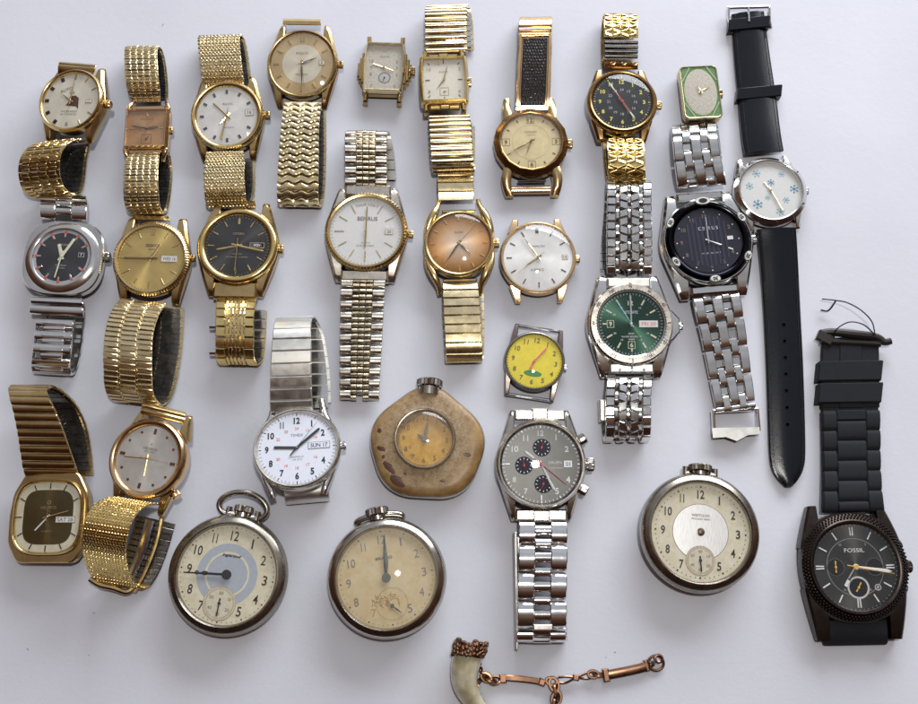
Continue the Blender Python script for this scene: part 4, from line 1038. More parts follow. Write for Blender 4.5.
w.marks([(30*i, 22, 28.5, 1.7) for i in (1, 2, 4, 5, 7, 8, 10, 11)]+[(270, 24.5, 28.5, 1.6), (180, 25, 28.5, 1.6), (0, 26, 29, 1.6)], 'lume_pale')
w.texts([('12', 0, 21.5, 4.8), ('6', 0, -21.5, 4.8), ('9', -20.5, 0, 4.8)], 'lume_pale', 'numerals', .03)
for x, y in ((0, -21.5), (-20.5, 0)): disc(w, ('r', 3.6, 3.8, .3), 'lume_pale', 'numeral_frame', .06, (x, y), inner=.5)
w.ticks(29.8, 31.6, .35, 'silver_print'); w.texts([(str(12+i), pol(30*i, 19)[0], pol(30*i, 19)[1], 2.0) for i in (1, 2, 4, 5, 7, 8, 10, 11)], 'silver_print', 'inner_numerals')
w.texts([('AUTOMATIC', 0, 12, 3, 0, 15), ('SPORT', 0, -10, 1.8, 0, 6), ('WATER RESISTANT', 0, -13, 1.6, 0, 20), ('100M', 0, -15.8, 1.6, 0, 6)], 'silver_print')
w.window(17.5, 0, 19, 7, 'silver_print', 'white_paint', 'FRI 20', 'pink', twidth=14, th=3.6)
w.hand(0, 29, 1.5, 'silver_print', w.zd+.9, 'baton', 3, 'minute_hand'); w.hand(-31, 27, 1.4, 'sky_print', w.zd+.6, 'sword', 4, 'second_hand'); w.hand(150, 19, 1.6, 'green_print', w.zd+.3, 'sword', 4, 'hour_hand', 2)
w.crystal(('c', 33), 9.2, .4); w.crown(90, 49, 4.5, 4.6, 3.6, 'steel')
mb = MB()
for a in (0, 60, 120, 180, 240, 300): x, y = pol(a, 40.6); rings(mb, w.k, ('c', 1.5), [(0, 8.4), (0, 9.5), (.5, 9.7)], capb=True, n=14, off=(x, y))
for x, y in ((-12, -46), (0, -48), (12, -46), (0, -44)): rings(mb, w.k, ('c', 1.3), [(0, 5.6), (0, 6.9), (.4, 7.05)], capb=True, n=14, off=(x, y))
mb.build('bezel_screws', 'bright_steel', w.o)
for sy in (-1, 1): mb = MB(); box(mb, (0, sy*44*w.k, 5), 44*w.k, 10*w.k, 2.6, 0, .7); mb.build('end_link', 'brushed_steel', w.o)
w.band([(629, 274, 6, 44), (629, 262, 8.5, 45), (629, 235, 10.5, 45), (629, 205, 10.5, 44), (629, 190, 9, 44), (629, 184, 6, 44), (628, 186, 3, 43), (626, 205, 1.5, 43), (623, 240, 1.5, 43), (622, 270, 2, 43)], st_vlink, ['steel'], pitch=18)
w.band([(629, 377, 6, 44), (629, 385, 9, 45), (628, 400, 11, 45), (628, 418, 10.5, 45), (628, 431, 8, 45), (627, 437, 5, 45), (625, 438, 2.5, 44), (623, 425, 1.2, 44), (621, 400, 1.2, 44)], st_vlink, ['steel'], pitch=18)
mb = MB(); q = lambda px, py, z: w.L(px, py, z)
c = q(602, 411, 4); box(mb, tuple(c), 6*w.k, 22*w.k, 4, 0, .6); mb.build('clasp', 'brushed_steel', w.o)
# ============ 19 dark striped dial
w = wrist('steel watch with navy striped dial and dark blue bezel, bracelet ending in an open clasp', 708, 241, rot=-5, lift=2, zd=8)
w.body(('c', 45), 'steel', 0, 7, flank=dict(R=46.5, G=24, Wx=33, Ly=56, drop=3, pw=1.), bot=7)
w.bezel(('c', 43.5), 9.5, 'blue_ring', 6.6, 9.8, style='round', zi=8)
w.bezel(('c', 45.5), 2.6, 'steel', 6.4, 8.6, style='slope', zi=8, name='outer_ring')
k = w.k
for i, t in enumerate(('', '10', '20', '30', '40', '50')):
    a = 60*i; x, y = pol(a, 41.5); mb = MB(); mk = MB()
    if i:
        rings(mb, k, ('e', 5.6, 3.6), [(0, 7), (0, 9.9), (.8, 10.3)], capb=True, n=32)
    else: rings(mb, k, ('e', 8.2, 4.4), [(0, 7), (0, 9.9), (.8, 10.3)], capb=True, n=32); rings(mk, k, ('e', 4.4, 2.6), [(0, 10.2), (0, 10.34)], capb=True, n=24)
    ca, sa = math.cos(R_(a)), math.sin(R_(a)); nv = 32*3+1
    mb.v[-nv:] = [(vx*ca+vy*sa+x*k, -vx*sa+vy*ca+y*k, vz) for vx, vy, vz in mb.v[-nv:]]
    rd = mb.build('bezel_rider', 'brushed_steel', w.o)
    if t: text(mk, k, t, x, y, 4.0, 10.36, rot=a, bold=.05)
    else: mk.v = [(vx+x*k, vy+y*k, vz) for vx, vy, vz in mk.v]
    mk.build('rider_numeral' if t else 'rider_inset', 'black', rd)
w.dial(('c', 34.4), 'navy_dial')
mb = MB()
for i in range(-4, 5): box(mb, (i*4.6*k, 0, w.zd+.08), 1.9*k, 2*math.sqrt(27**2-(i*4.6)**2)*k, .14, 0, .05)
w._sub(mb, 'dial_ribs', 'stripe_navy')
w.numerals(26.5, 4.2, 'brown_print', hours=(1, 2, 4, 5, 6, 7, 8, 9, 10, 11, 12), bold=.03)
w.ticks(31.2, 31.2, .7, 'white_paint', n=12, name='hour_dots', dots=True)
w.texts([('cerrus', 2, 13.5, 3.6, 0, 20)], 'silver_print', bold=.0); w.texts([('WATER RESISTANT', 1, -13, 1.6, 0, 20)], 'silver_print', 'fine_print')
w.window(22.5, 1.5, 7, 5, 'navy_dial', 'white_paint', '', 'black'); w.marks([(115, 21, 26, 1.6)], 'white_paint', 'lume_bar')
w.hand(2, 25, 1.1, 'silver_print', w.zd+.8, 'baton', 3); w.hand(115, 15, 1.8, 'dark_steel', w.zd+.5, 'sword', 3, 'hour_hand')
w.crystal(('c', 34), 9.3, .6); w.crown(90, 46.5, 4, 5, 4, 'steel')
for sy in (-1, 1): mb = MB(); box(mb, (0, sy*50*k, 5.2), 47*k, 9*k, 3, 0, .8); mb.build('end_link', 'steel', w.o)
w.band([(702, 187, 6, 49), (700, 176, 8.5, 48), (697, 158, 10, 46), (695, 142, 10, 45), (694, 132, 8, 45), (694, 127, 4.5, 45), (696, 130, 2, 44), (700, 160, 1.5, 44)], st_sport, ['steel'], pitch=29, ang=-5)
w.band([(715, 295, 6, 47), (718, 308, 7, 47), (723, 335, 5, 45), (728, 365, 3.5, 43), (733, 395, 3, 41), (735.5, 410, 3, 40)], st_sport, ['steel'], pitch=28, ang=-8)
mb = MB(); q = lambda px, py, z: tuple(w.L(px, py, z))
tube(mb, [q(713, 411, 3), q(714, 431, 3)], .9, 8); tube(mb, [q(757, 409, 3), q(759, 431, 3)], .9, 8); tube(mb, [q(713, 411, 3), q(757, 409, 3)], .9, 8)
mb.build('clasp_frame', 'bright_steel', w.o)
mb = MB(); V = []
for z in (1.2, 4.6):
    for px, py in ((712, 428), (759.5, 427), (760, 434), (748, 435), (737, 441), (726, 437), (713, 438)): V.append(q(px, py, z))
m = 7; mb.add(V, [(i, i+7, (i+1) % m+7, (i+1) % m) for i in range(m)]+[tuple(range(7, 14))[::-1], tuple(range(7))]); mb.build('clasp_plate', 'brushed_steel', w.o)
# ============ 20 white dial 12/24 on steel expansion
w = wrist('steel watch with white dial, bold black and small red numerals, grey expansion band looped upwards', 297, 448, rot=-5, lift=8, zd=6.4, tilt=(-14, 2))
w.body(('c', 43), 'brushed_steel', 0, 6.2)
k = w.k
for sx in (-1, 1):
    for sy, ln in ((1, 56), (-1, 47)):
        mb = MB(); tube(mb, spline([(sx*37*k, sy*10*k, 3.0), (sx*32*k, sy*27*k, 3.2), (sx*27*k, sy*40*k, 3.2), (sx*24.5*k, sy*ln*k, 2.2)], .5), 1.7, 12, rf=lambda t: 1-.15*t); mb.build('lug', 'steel', w.o)
w.bezel(('c', 44), 5.0, 'warm_steel', 5, 8.0)
w.dial(('c', 39.5), 'cool_white_dial')
w.numerals(30, 7.2, 'black', hours=(1, 2, 4, 5, 6, 7, 8, 9, 10, 11, 12), bold=.035, sx=.9)
w.texts([(str(12+i), pol(30*i, 21.5)[0], pol(30*i, 21.5)[1], 3) for i in (1, 2, 4, 5, 6, 7, 8, 10, 11, 12)], 'pink', 'red_numerals', .02)
w.ticks(36, 38, .35, 'grey_print', skip=5); w.marks([(30*i, 35.6, 38.2, .9) for i in range(12)], 'black', dz=.1)
w.texts([('TIMEX', 0, 14, 3, 0, 13), ('INDIGLO', 0, -9.5, 1.9, 0, 13), ('WR 30 M', 0, -12.5, 1.7, 0, 10)], 'grey_print')
w.window(22, 1.5, 22, 7.5, 'grey_print', 'cool_white_dial', 'SUN 17', 'black', twidth=17, th=4.4)
w.hand(50, 30, 2.6, 'black', w.zd+.6, 'baton', 0); w.hand(275, 23, 3, 'black', w.zd+.3, 'baton', 0, 'hour_hand', 1.8); w.hand(38, 33, .5, 'grey_print', w.zd+.9, 'needle', 0, 'second_hand'); w.hand(218, 11, 2.0, 'black', w.zd+.75, 'needle', 0, 'second_hand_tail')
w.crystal(('c', 38.8), 7.7, .3); w.crown(88, 43.5, 5, 4.6, 3.6, 'bright_steel', teeth=14)
w.band([(292, 411, 9, 43), (291, 396, 13, 42), (291, 375, 17, 41), (291.5, 352, 19, 40), (292, 334, 18, 38), (293, 324, 14.5, 37), (295, 319, 10, 36), (299, 321, 5.5, 36), (305, 335, 3, 37), (309, 360, 2, 38), (311, 385, 2, 39), (311, 408, 3, 40)], st_plate, ['brushed_steel', 'steel'], pitch=12.6, gap=.05, th=.9, bev=.35, ang=-2)
w.band([(306, 487, 6, 44), (307, 494, 6, 44), (308, 500, 3.5, 44), (308, 500, 1.5, 44), (308, 490, 1, 43)], st_plate, ['brushed_steel', 'steel'], pitch=24, gap=.04, th=1, lin=False, name='lower_band', ang=-5)
# ============ 22 chronograph
w = wrist('steel chronograph with grey dial, three dark subdials, two side pushers and polished three-row bracelet', 541, 464, rot=0, lift=2, zd=8, tilt=(3, 0))
w.body(('c', 44), 'nickel', 0, 7.4, flank=dict(R=45, G=26, Wx=29.5, Ly=56, drop=3.2))
w.bezel(('c', 45), 5.8, 'nickel', 7, 10.2)
w.dial(('c', 40.5), 'grey_dial')
w.texts([('10', *pol(300, 30), 6.4), ('11', *pol(330, 30), 6), ('12', 0, 31, 5.6), ('1', *pol(30, 31), 6), ('2', *pol(60, 30), 6), ('4', *pol(120, 31), 6.4), ('5', *pol(150, 31), 6.4), ('7', *pol(210, 31), 5.6), ('8', *pol(240, 31), 5.6)], 'white_paint', 'numerals', .03)
w.ticks(36.5, 38.6, .35, 'silver_print', w5=.9); w.marks([(270, 31, 36, 1.3), (180, 31, 36, 1.3)], 'silver_print')
for j, (x, y) in enumerate(((1, 16.4), (-17, -1.5), (2, -20))):
    disc(w, ('c', 9), 'navy_dial', 'subdial', .06, (x, y)); w.ticks(6.2, 7.8, .5, 'silver_print', n=12, name='subdial_scale', off=(x, y))
    w.hand((20, -10, 200)[j], 5.4, 1.1, 'red', w.zd+.25, 'needle', 2, 'subdial_hand', 1.0, (x, y))
w.texts([('GRUEN', 14, 1.5, 2.8, 0, 13), ('CHRONOGRAPH', 15, -4, 1.2, 0, 14)], 'white_paint')
w.window(27, 0, 8, 6.5, 'silver_print', 'white_paint', '21', 'blue_print')
w.hand(-52, 21, 2.8, 'white_paint', w.zd+.6, 'sword', 2, 'hour_hand'); w.hand(154, 31, 2.8, 'white_paint', w.zd+.9, 'sword', 3); w.hand(130, 32, .8, 'red', w.zd+1.2, 'needle', 9, 'second_hand', 1.6)
w.crystal(('c', 39.6), 9.9, 1.1); w.crown(90, 46, 8, 7, 4.6, 'nickel')
for a in (59, 121):
    w.crown(a, 46, 7.5, 6.0, 4.6, 'nickel', name='pusher', teeth=10)
k = w.k
for sy in (-1, 1): mb = MB(); box(mb, (0, sy*50*k, 5), 51*k, 11*k, 2.8, 0, .8); box(mb, (0, sy*51*k, 5.4), 17*k, 12*k, 3.2, 0, .8); mb.build('end_link', 'warm_steel', w.o)
w.band([(542, 519, 6, 47), (543, 530, 8.5, 48), (543, 555, 10.5, 48.5), (542, 590, 10.5, 49), (542, 620, 9.5, 49), (541.5, 634, 8, 49), (541, 638, 5, 49)], st_oyster, ['bright_steel'], pitch=27, th=2.4, mid=.33)
q = lambda px, py, z: w.L(px, py, z)
mb = MB(); c = q(516, 590, 4.5); box(mb, tuple(c), 3*k, 112*k, 5, 0, .5); c = q(542, 633, 2.5); box(mb, tuple(c), 48*k, 14*k, 3, 0, .4)
c = q(519, 546, 7); box(mb, tuple(c), 5*k, 17*k, 3.4, 0, .6); mb.build('folding_clasp', 'brushed_steel', w.o)
mb = MB(); c = q(539, 641, 3.5); box(mb, tuple(c), 24*k, 4.5*k, 1.6, 0, .6); mb.build('clasp_tab', 'bright_steel', w.o)
mb = MB(); c = q(543, 627, 10.9); box(mb, tuple(c), 18*k, 5*k, 1.2, 0, .3); mb.build('clasp_catch', 'warm_steel', w.o)
# ============ 23 gold cushion dark dial
w = wrist('large gold cushion-shaped watch with dark square dial, its ribbed gold band curling over above', 48, 517, rot=0, lift=2, zd=8, tilt=(2, -4))
w.body(('p', [(-27, 45), (27, 45), (38.5, 24), (41, 0), (40, -26), (29, -45), (-29, -45), (-40, -26), (-41, 0), (-38.5, 24)], 6, 43), 'old_gold', 0, 7.6, bot=4)
w.bezel(('s', 36.5, 38, 3.3), 3.6, 'gold', 7.4, 9.4)
w.dial(('s', 33.5, 35, 3.3), 'cream_dial'); disc(w, ('s', 25.5, 27, 4), 'olive_dial', 'dial_centre', .08)
w.marks([(a, 27.5*f, 33*f, 1.1) for a, f in ((0, 1.02), (28, 1.08), (58, 1.07), (122, 1.07), (152, 1.08), (180, 1.02), (208, 1.08), (238, 1.07), (270, .98), (302, 1.07), (332, 1.08))], 'black')
w.texts([('HELBROS', 0, 9.5, 3, 0, 16), ('AUTOMATIC', 0, -14, 1.6, 0, 11)], 'pale_gold'); disc(w, ('c', 2), 'pale_gold', 'emblem', .14, (0, 14.5), inner=.7)
w.window(18, -2.5, 20, 6.5, 'pale_gold', 'white_paint', 'SAT 28', 'grey_print', twidth=16, th=3.8)
w.hand(75, 22, 1.6, 'gold', w.zd+.6, 'baton', 5); w.hand(222, 18, 1.5, 'white_paint', w.zd+.3, 'baton', 3, 'hour_hand'); w.hand(180, 24, .5, 'gold', w.zd+.9, 'needle', 7, 'second_hand')
w.crystal(('s', 33, 34.5, 3.3), 9.1, .9)
w.band([(53, 476, 8, 53), (50, 466, 11, 53), (46, 450, 15, 50), (41, 430, 20, 46), (35, 410, 24, 42), (30, 398, 25, 40), (28, 391, 22, 39), (32, 388, 17, 39), (42, 392, 12, 39), (56, 405, 6, 40), (66, 425, 3, 40), (71, 450, 2.5, 40), (73, 474, 3, 40)], st_plate, ['old_gold', 'dark_steel'], ang=1, pitch=8.6, gap=.05, th=1.5, prof='soft')
# ============ 24 silver dial gold, mesh
w = wrist('rose gold watch with silver sunburst dial leaning on a coiled yellow mesh band', 147.5, 458.5, rot=13, lift=7, zd=8, tilt=(2, -9))
w.body(('c', 40), 'rose_gold', 0, 7.6)
w.flank = None
mb = MB(); w.flanks(mb, 0, 6.4, R=39, G=22, Wx=27, Ly=52, drop=2.6, y0=26, ch=1.5); mb.build('lugs', 'old_gold', w.o)
w.bezel(('c', 40.8), 7.6, 'rose_gold', 7.2, 9.8)
w.dial(('c', 34), 'silver_dial')
w.marks([(a, 25, 30.5, 3) for a in (0, 90, 180, 270)], 'dark_bronze'); w.ticks(28, 28, 1.5, 'bronze', n=12, skip=3, name='hour_dots', dots=True)
w.texts([('HELBROS', 0, 10, 2.6, 0, 15), ('INVINCIBLE', 0, 7, 1.3, 0, 10)], 'brown_print'); w.texts([('^', 0, 14.5, 2)], 'brown_print', 'emblem')
w.hand(263, 25, 1.1, 'gold', w.zd+.6, 'baton', 5); w.hand(174, 18, 1.5, 'gold', w.zd+.3, 'baton', 4, 'hour_hand'); w.hand(90, 24, .5, 'gold', w.zd+.9, 'needle', 7, 'second_hand')
w.crystal(('c', 33.4), 9.3, 1.3); w.crown(128, 43, 6, 4.5, 4, 'rose_gold')
w.band([(162, 419, 12, 46), (164, 412, 13, 46), (164, 409, 10, 46), (163, 412, 6, 45)], st_plate, ['gold', 'dark_steel'], pitch=7, gap=.05, th=1, lin=False, name='upper_end_link', ang=14, prof='round')
w.band([(139, 501, 14, 42), (127, 502, 20, 44), (115, 510, 25, 46), (107, 525, 27, 47), (104, 545, 24, 46), (106, 563, 17, 45), (112, 577, 9, 44), (121, 585, 4, 43), (131, 582, 2, 42)], st_mesh, ['bright_gold', 'dark_steel'], pitch=2.9, cols=15, th=.6, name='mesh_band', ang=9)
w.band([(131, 582, 2, 40), (140, 568, 1.5, 40), (149, 545, 1.5, 40), (156, 520, 2, 40)], st_plate, ['dark_steel', 'dark_steel'], pitch=6, gap=.03, th=.5, lin=False, name='inner_band', ang=12)
q = lambda px, py, z: w.L(px, py, z)
mb = MB(); tube(mb, spline([tuple(q(90, 579, 6)), tuple(q(100, 585, 6)), tuple(q(113, 588, 5.5)), tuple(q(126, 592, 4)), tuple(q(133, 588, 3))], .6), 1.2, 8)
mb.build('clasp_edge', 'old_gold', w.o)
mb = MB(); tube(mb, spline([tuple(q(150, 520, 6)), tuple(q(141, 551, 5)), tuple(q(130, 578, 4))], .8), 1.8, 10); mb.build('folding_clasp', 'steel', w.o)
mb = MB(); tube(mb, spline([tuple(q(163, 512, 4)), tuple(q(156, 545, 3)), tuple(q(144, 575, 2.5)), tuple(q(134, 592, 2.5))], .8), 1.0, 8); mb.build('band_edge', 'old_gold', w.o)
# ---------------------------------------------------------------- pocket watches
def pocket(label, *a, **k): return Watch('pocket_watch', label, 'pocket watch', PK, *a, **k)
def pcase(w, R, mat, mat2, th=13):
    mb = MB()
    rings(mb, w.k, ('c', R), [(22, 0), (12, .5), (4, 2.6), (.8, 5), (0, 6.4), (.6, 7.4), (.2, 8.0), (.6, 8.8), (2, 9.4), (5, 9.6)], capa=True, n=120)
    mb.build('case', mat, w.o, smooth=50)
    mb = MB(); rings(mb, w.k, ('c', R-.8), [(0, 8.2), (-.1, 9), (1.6, 10.2), (3.6, 11.0), (5, 11.2), (6.4, 11.7), (8, 11.9), (9.3, 11.4), (10, 10.6), (10.4, w.zd)], n=120)
    mb.build('bezel', mat2, w.o, smooth=50)
def pcrown(w, ang, r, mat, rad=9, ln=9, neck=7, posts=True):
    k = w.k; mb = MB(); a = R_(ang); d = Vector((math.sin(a), math.cos(a), 0))
    tube(mb, [tuple(d*(r-5)*k+Vector((0, 0, 6))), tuple(d*(r+3)*k+Vector((0, 0, 6)))], neck*k, 20)
    if posts:
        b = Vector((d.y, -d.x, 0))
        for s in (-1, 1): tube(mb, [tuple(d*(r-4)*k+b*s*15*k+Vector((0, 0, 6))), tuple(d*(r+7)*k+b*s*15*k+Vector((0, 0, 6)))], 1.3, 10)
        tube(mb, [tuple(d*(r-1)*k-b*15*k+Vector((0, 0, 6))), tuple(d*(r-1)*k+b*15*k+Vector((0, 0, 6)))], 1.6, 10)
    mb.build('pendant', mat, w.o)
    w.crown(ang, r+3.2, ln, rad, 6, mat, teeth=20, stem=False)
# 25
w = pocket('pocket watch with pale blue ring on its cream dial and a large open bow', 227, 574.5, rot=9, lift=0, zd=9.6)
pcase(w, 60, 'pewter', 'pewter')
w.dial(('c', 49.8), 'ivory_dial')
disc(w, ('c', 30.5), 'light_blue', 'blue_centre', .05); disc(w, ('c', 22.3), 'ivory_dial', 'cream_ring', .1, inner=2)
def pnum(w, r, h, mat='black', hours=(1, 2, 3, 4, 5, 7, 8, 9, 10, 11, 12), sx=.95, bold=.02): w.numerals(r, h, mat, hours=hours, sx=sx, bold=bold, shear=.0)
pnum(w, 38.5, 9.5, sx=.85, bold=.01); w.ticks(46.5, 46.5, .45, 'black', skip=5, dots=True); w.ticks(46.5, 46.5, .85, 'black', n=12, dots=True, name='hour_dots')
w.texts([('Ingersoll', 1, 18.5, 3.6, 0, 20)], 'black', shear=.4, bold=.03)
def sub(w, x, y, r, face='sub_dial', hand=180, hm='black', nums=True):
    disc(w, ('c', r), face, 'seconds_dial', .16, (x, y)); disc(w, ('c', r), 'stain_tan', 'seconds_dial_rim', .2, (x, y), inner=.5)
    mb = MB(); z = w.zd+.22
    for i in range(60):
        a = 6*i; dx, dy = pol(a, r*.86); box(mb, ((x+dx)*w.k, (y+dy)*w.k, z), .28*w.k, (1.6 if i % 5 else 2.2)*w.k, .03, a)
    w._sub(mb, 'seconds_track', 'brown_print')
    if nums:
        mb = MB()
        for i in range(1, 7): dx, dy = pol(60*i, r*.62); text(mb, w.k, str(10*i), x+dx, y+dy, r*.19, z+.03)
        w._sub(mb, 'seconds_numerals', 'brown_print')
    w.hand(hand, r*.78, 1.7, hm, w.zd+.45, 'sword', r*.3, 'small_second_hand', 1.6, (x, y))
sub(w, -1.5, -28.5, 16.5, hand=180)
w.hand(264, 43, 2.4, 'black', w.zd+1.2, 'needle', 0, hub=4.6); w.hand(265, 31, 3.2, 'black', w.zd+.8, 'spade', 0, 'hour_hand', hub=4.8)
mb = MB(); x, y = pol(265, 29.5); rings(mb, w.k, ('c', 2), [(0, w.zd+1.35), (0, w.zd+1.65), (.9, w.zd+1.65), (.9, w.zd+1.35)], n=18, off=(x, y)); mb.build('hand_ring', 'black', w.o)
w.crystal(('c', 50), 11.3, .8); pcrown(w, 1, 60, 'nickel', rad=10, ln=7, neck=8)
mb = MB(); k = w.k; P = []
for i in range(64):
    a = 2*math.pi*i/64; P.append(((0+25*math.sin(a))*k, (69+13.5*math.cos(a)+1.0*math.cos(2*a))*k, 6.3+.9*math.cos(a)))
tube(mb, P, 1.25, 12, closed=True); mb.build('bow', 'pewter', w.o)
# 26
w = pocket('nickel pocket watch with both hands at twelve and a stained lower dial', 386.5, 577.5, rot=-9, lift=0, zd=9.6)
pcase(w, 60, 'nickel', 'nickel')
w.dial(('c', 49.8), 'aged_dial')
pnum(w, 38, 8.2, 'grey_print', hours=(1, 2, 3, 4, 5, 8, 9, 10, 11, 12), sx=.95, bold=0.0); w.ticks(46, 46, .45, 'grey_print', skip=5, dots=True); w.ticks(46, 46, .8, 'black', n=12, dots=True, name='hour_dots')
w.texts([('BRAVO', 0, 19.5, 2.8, 0, 17)], 'brown_print', bold=.03); w.texts([('7', *pol(208, 36), 7.5, 4)], 'stain_tan', 'worn_numeral')
mb = MB(); random.seed(5)
for j in range(34):                                  # blistered stain lines where the subdial was
    a = random.uniform(120, 250); r = random.uniform(8, 22); x, y = pol(a, r*.7); x -= 3; y -= 14
    n = 7; ang = random.uniform(0, 360)
    P = []
    for i in range(n): 
        P.append((x*w.k, y*w.k, w.zd+.05)); dx, dy = pol(ang, 1.1); x += dx; y += dy; ang += random.uniform(-45, 45)
    tube(mb, P, random.uniform(.06, .13), 5)
w._sub(mb, 'stain_cracks', 'stain_tan')
w.ticks(15, 16.2, .3, 'brown_print', name='seconds_track', off=(2, -26))
w.hand(134, 12, 1.5, 'verdigris', w.zd+.4, 'leaf', 8, 'small_second_hand', 2, (2, -28))
w.hand(5, 42, 3.6, 'verdigris', w.zd+1.1, 'leaf', 0, hub=4.4); w.hand(6, 30, 4.6, 'verdigris', w.zd+.75, 'leaf', 0, 'hour_hand', hub=4)
w.crystal(('c', 50), 11.3, 3.6, 'worn_crystal'); pcrown(w, -1, 60, 'nickel', rad=12, ln=8, neck=8, posts=False)
mb = MB(); P = []; k = w.k
for i in range(64):
    a = 2*math.pi*i/64; P.append(((0+24*math.sin(a))*k, (59+5*math.cos(a))*k, 4+2.2*math.cos(a)))
tube(mb, P, 1.3, 12, closed=True); mb.build('bow', 'nickel', w.o)
# 27
w = pocket('pocket watch without main hands, brushed silver disc in its cream dial', 700.5, 532, rot=4, lift=0, zd=9.6)
pcase(w, 60, 'nickel', 'pewter')
w.dial(('c', 49.8), 'ivory_dial'); disc(w, ('c', 27.5), 'brushed_silver_dial', 'silver_centre', .06); disc(w, ('c', 28), 'brown_print', 'centre_line', .05, inner=.7)
pnum(w, 37.5, 8.6, sx=.85, bold=.02); w.ticks(45, 45, .5, 'black', skip=5, dots=True); w.ticks(45, 45, 1.0, 'black', n=12, dots=True, name='hour_dots')
w.texts([('WESTCLOX', 0, 16.5, 2.5, 0, 18), ('POCKET BEN', 0, 12.8, 1.7, 0, 18)], 'brown_print', bold=.02)
sub(w, 0, -28, 14.5, hand=174)
mb = MB(); rings(mb, w.k, ('c', 4), [(0, w.zd), (0, w.zd+.5), (1, w.zd+.6), (1.4, w.zd+.3)], n=24); mb.build('hand_arbor', 'pewter', w.o)
mb = MB(); rings(mb, w.k, ('c', 2.6), [(0, w.zd+.2), (0, w.zd+1.4), (.6, w.zd+1.5)], capb=True, n=20); mb.build('arbor_pin', 'dark_bronze', w.o)
w.crystal(('c', 50), 11.3, .8); pcrown(w, 1, 59, 'pewter', rad=12, ln=7, neck=9, posts=True)
# 21 pentagon
w = pocket('five-sided pocket watch in a pitted tan and rust case with small yellowed dial', 425, 439, rot=3, lift=0, zd=8)
V5 = [(0, 66), (67, 13), (45, -58), (-38, -58), (-63, 12)]
mb = MB(); rings(mb, w.k, ('p', V5, 31, 50), [(10, 0), (3, .8), (0, 3), (0, 5.2), (.8, 6.2), (1.2, 6.4)], capa=True)
mb.build('case', 'nickel', w.o, smooth=50)
mb = MB(); rings(mb, w.k, ('p', V5, 31, 50), [(1.0, 6.2), (1.6, 7.2), (4, 8.0), (9, 8.5), (15, 8.8), (21, 9.0), (27, 9.05)]); 
mb.build('tan_front', 'pitted_tan', w.o, smooth=60)
mb = MB(); rings(mb, w.k, ('c', 34), [(0, 8.3), (0, 8.9), (4, 9.2), (5, 9.3)]); mb.build('front_collar', 'pitted_tan', w.o, smooth=60)
mb = MB()
random.seed(3)
for x, y, r, an, e in ((-43, -12, 5, 20, .5), (-34, -30, 7.5, 45, .45), (-25, -43, 9, 30, .5), (-30, -34, 4, 60, .6), (43, -14, 4, 10, .6), (-46, 6, 2.4, 0, 1), (20, -41, 3, 0, .5), (-40, -20, 2, 0, 1), (-17, -36, 2.2, 30, .6)):
    n = 18
    def zs(X, Y):
        O5 = outline(('p', V5, 31, 50)); an5 = math.atan2(X, Y); rb = min(O5, key=lambda p_: abs((math.atan2(p_[0], p_[1])-an5+math.pi) % (2*math.pi)-math.pi)); ins = 50*(1-math.hypot(X, Y)/math.hypot(*rb))
        pr = [(1.0, 6.2), (1.6, 7.2), (4, 8.0), (9, 8.5), (15, 8.8), (21, 9.0)]
        if ins <= 1: return 6.2
        for (a1, z1), (a2, z2) in zip(pr, pr[1:]):
            if ins <= a2: return z1+(z2-z1)*(ins-a1)/(a2-a1)
        return 9.0
    P = []
    for i in range(n):
        t = 2*math.pi*i/n; rr = r*(.75+random.uniform(0, .4)); u, v = rr*math.cos(t), rr*e*math.sin(t); ca, sa = math.cos(R_(an)), math.sin(R_(an))
        P.append(((x+u*ca+v*sa)*w.k, (y-u*sa+v*ca)*w.k, zs(x+u*ca+v*sa, y-u*sa+v*ca)+.03))
    P.append((x*w.k, y*w.k, zs(x, y)+.16)); mb.add(P, [(i, (i+1) % n, n) for i in range(n)])
mb.build('rust_patches', 'stain_brown', w.o)
w.bezel(('c', 31), 3.6, 'nickel', 8.6, 11.0)
w.dial(('c', 28), 'amber_dial')
w.numerals(21.5, 5, 'brown_print', bold=.0); w.ticks(26, 26, .35, 'brown_print', dots=True)
mb = MB()
for x, y, r in ((-12, -17, 3), (-14, -9, 2), (-8, -21, 2), (-18, -12, 1.5)): rings(mb, w.k, ('c', r), [(0, w.zd+.03), (0, w.zd+.04, .5)], capb=True, n=9, off=(x, y))
w._sub(mb, 'dial_stains', 'stain_tan')
w.hand(6, 17, 3.4, 'grey_print', w.zd+.7, 'leaf', 2, hub=3.2); w.hand(-60, 9, 3.4, 'grey_print', w.zd+.4, 'leaf', 2, 'hour_hand', hub=2.6)
w.crystal(('c', 27.8), 10.2, 3.2, 'yellowed_crystal'); pcrown(w, 1, 51, 'nickel', rad=13.5, ln=8, neck=11, posts=False)
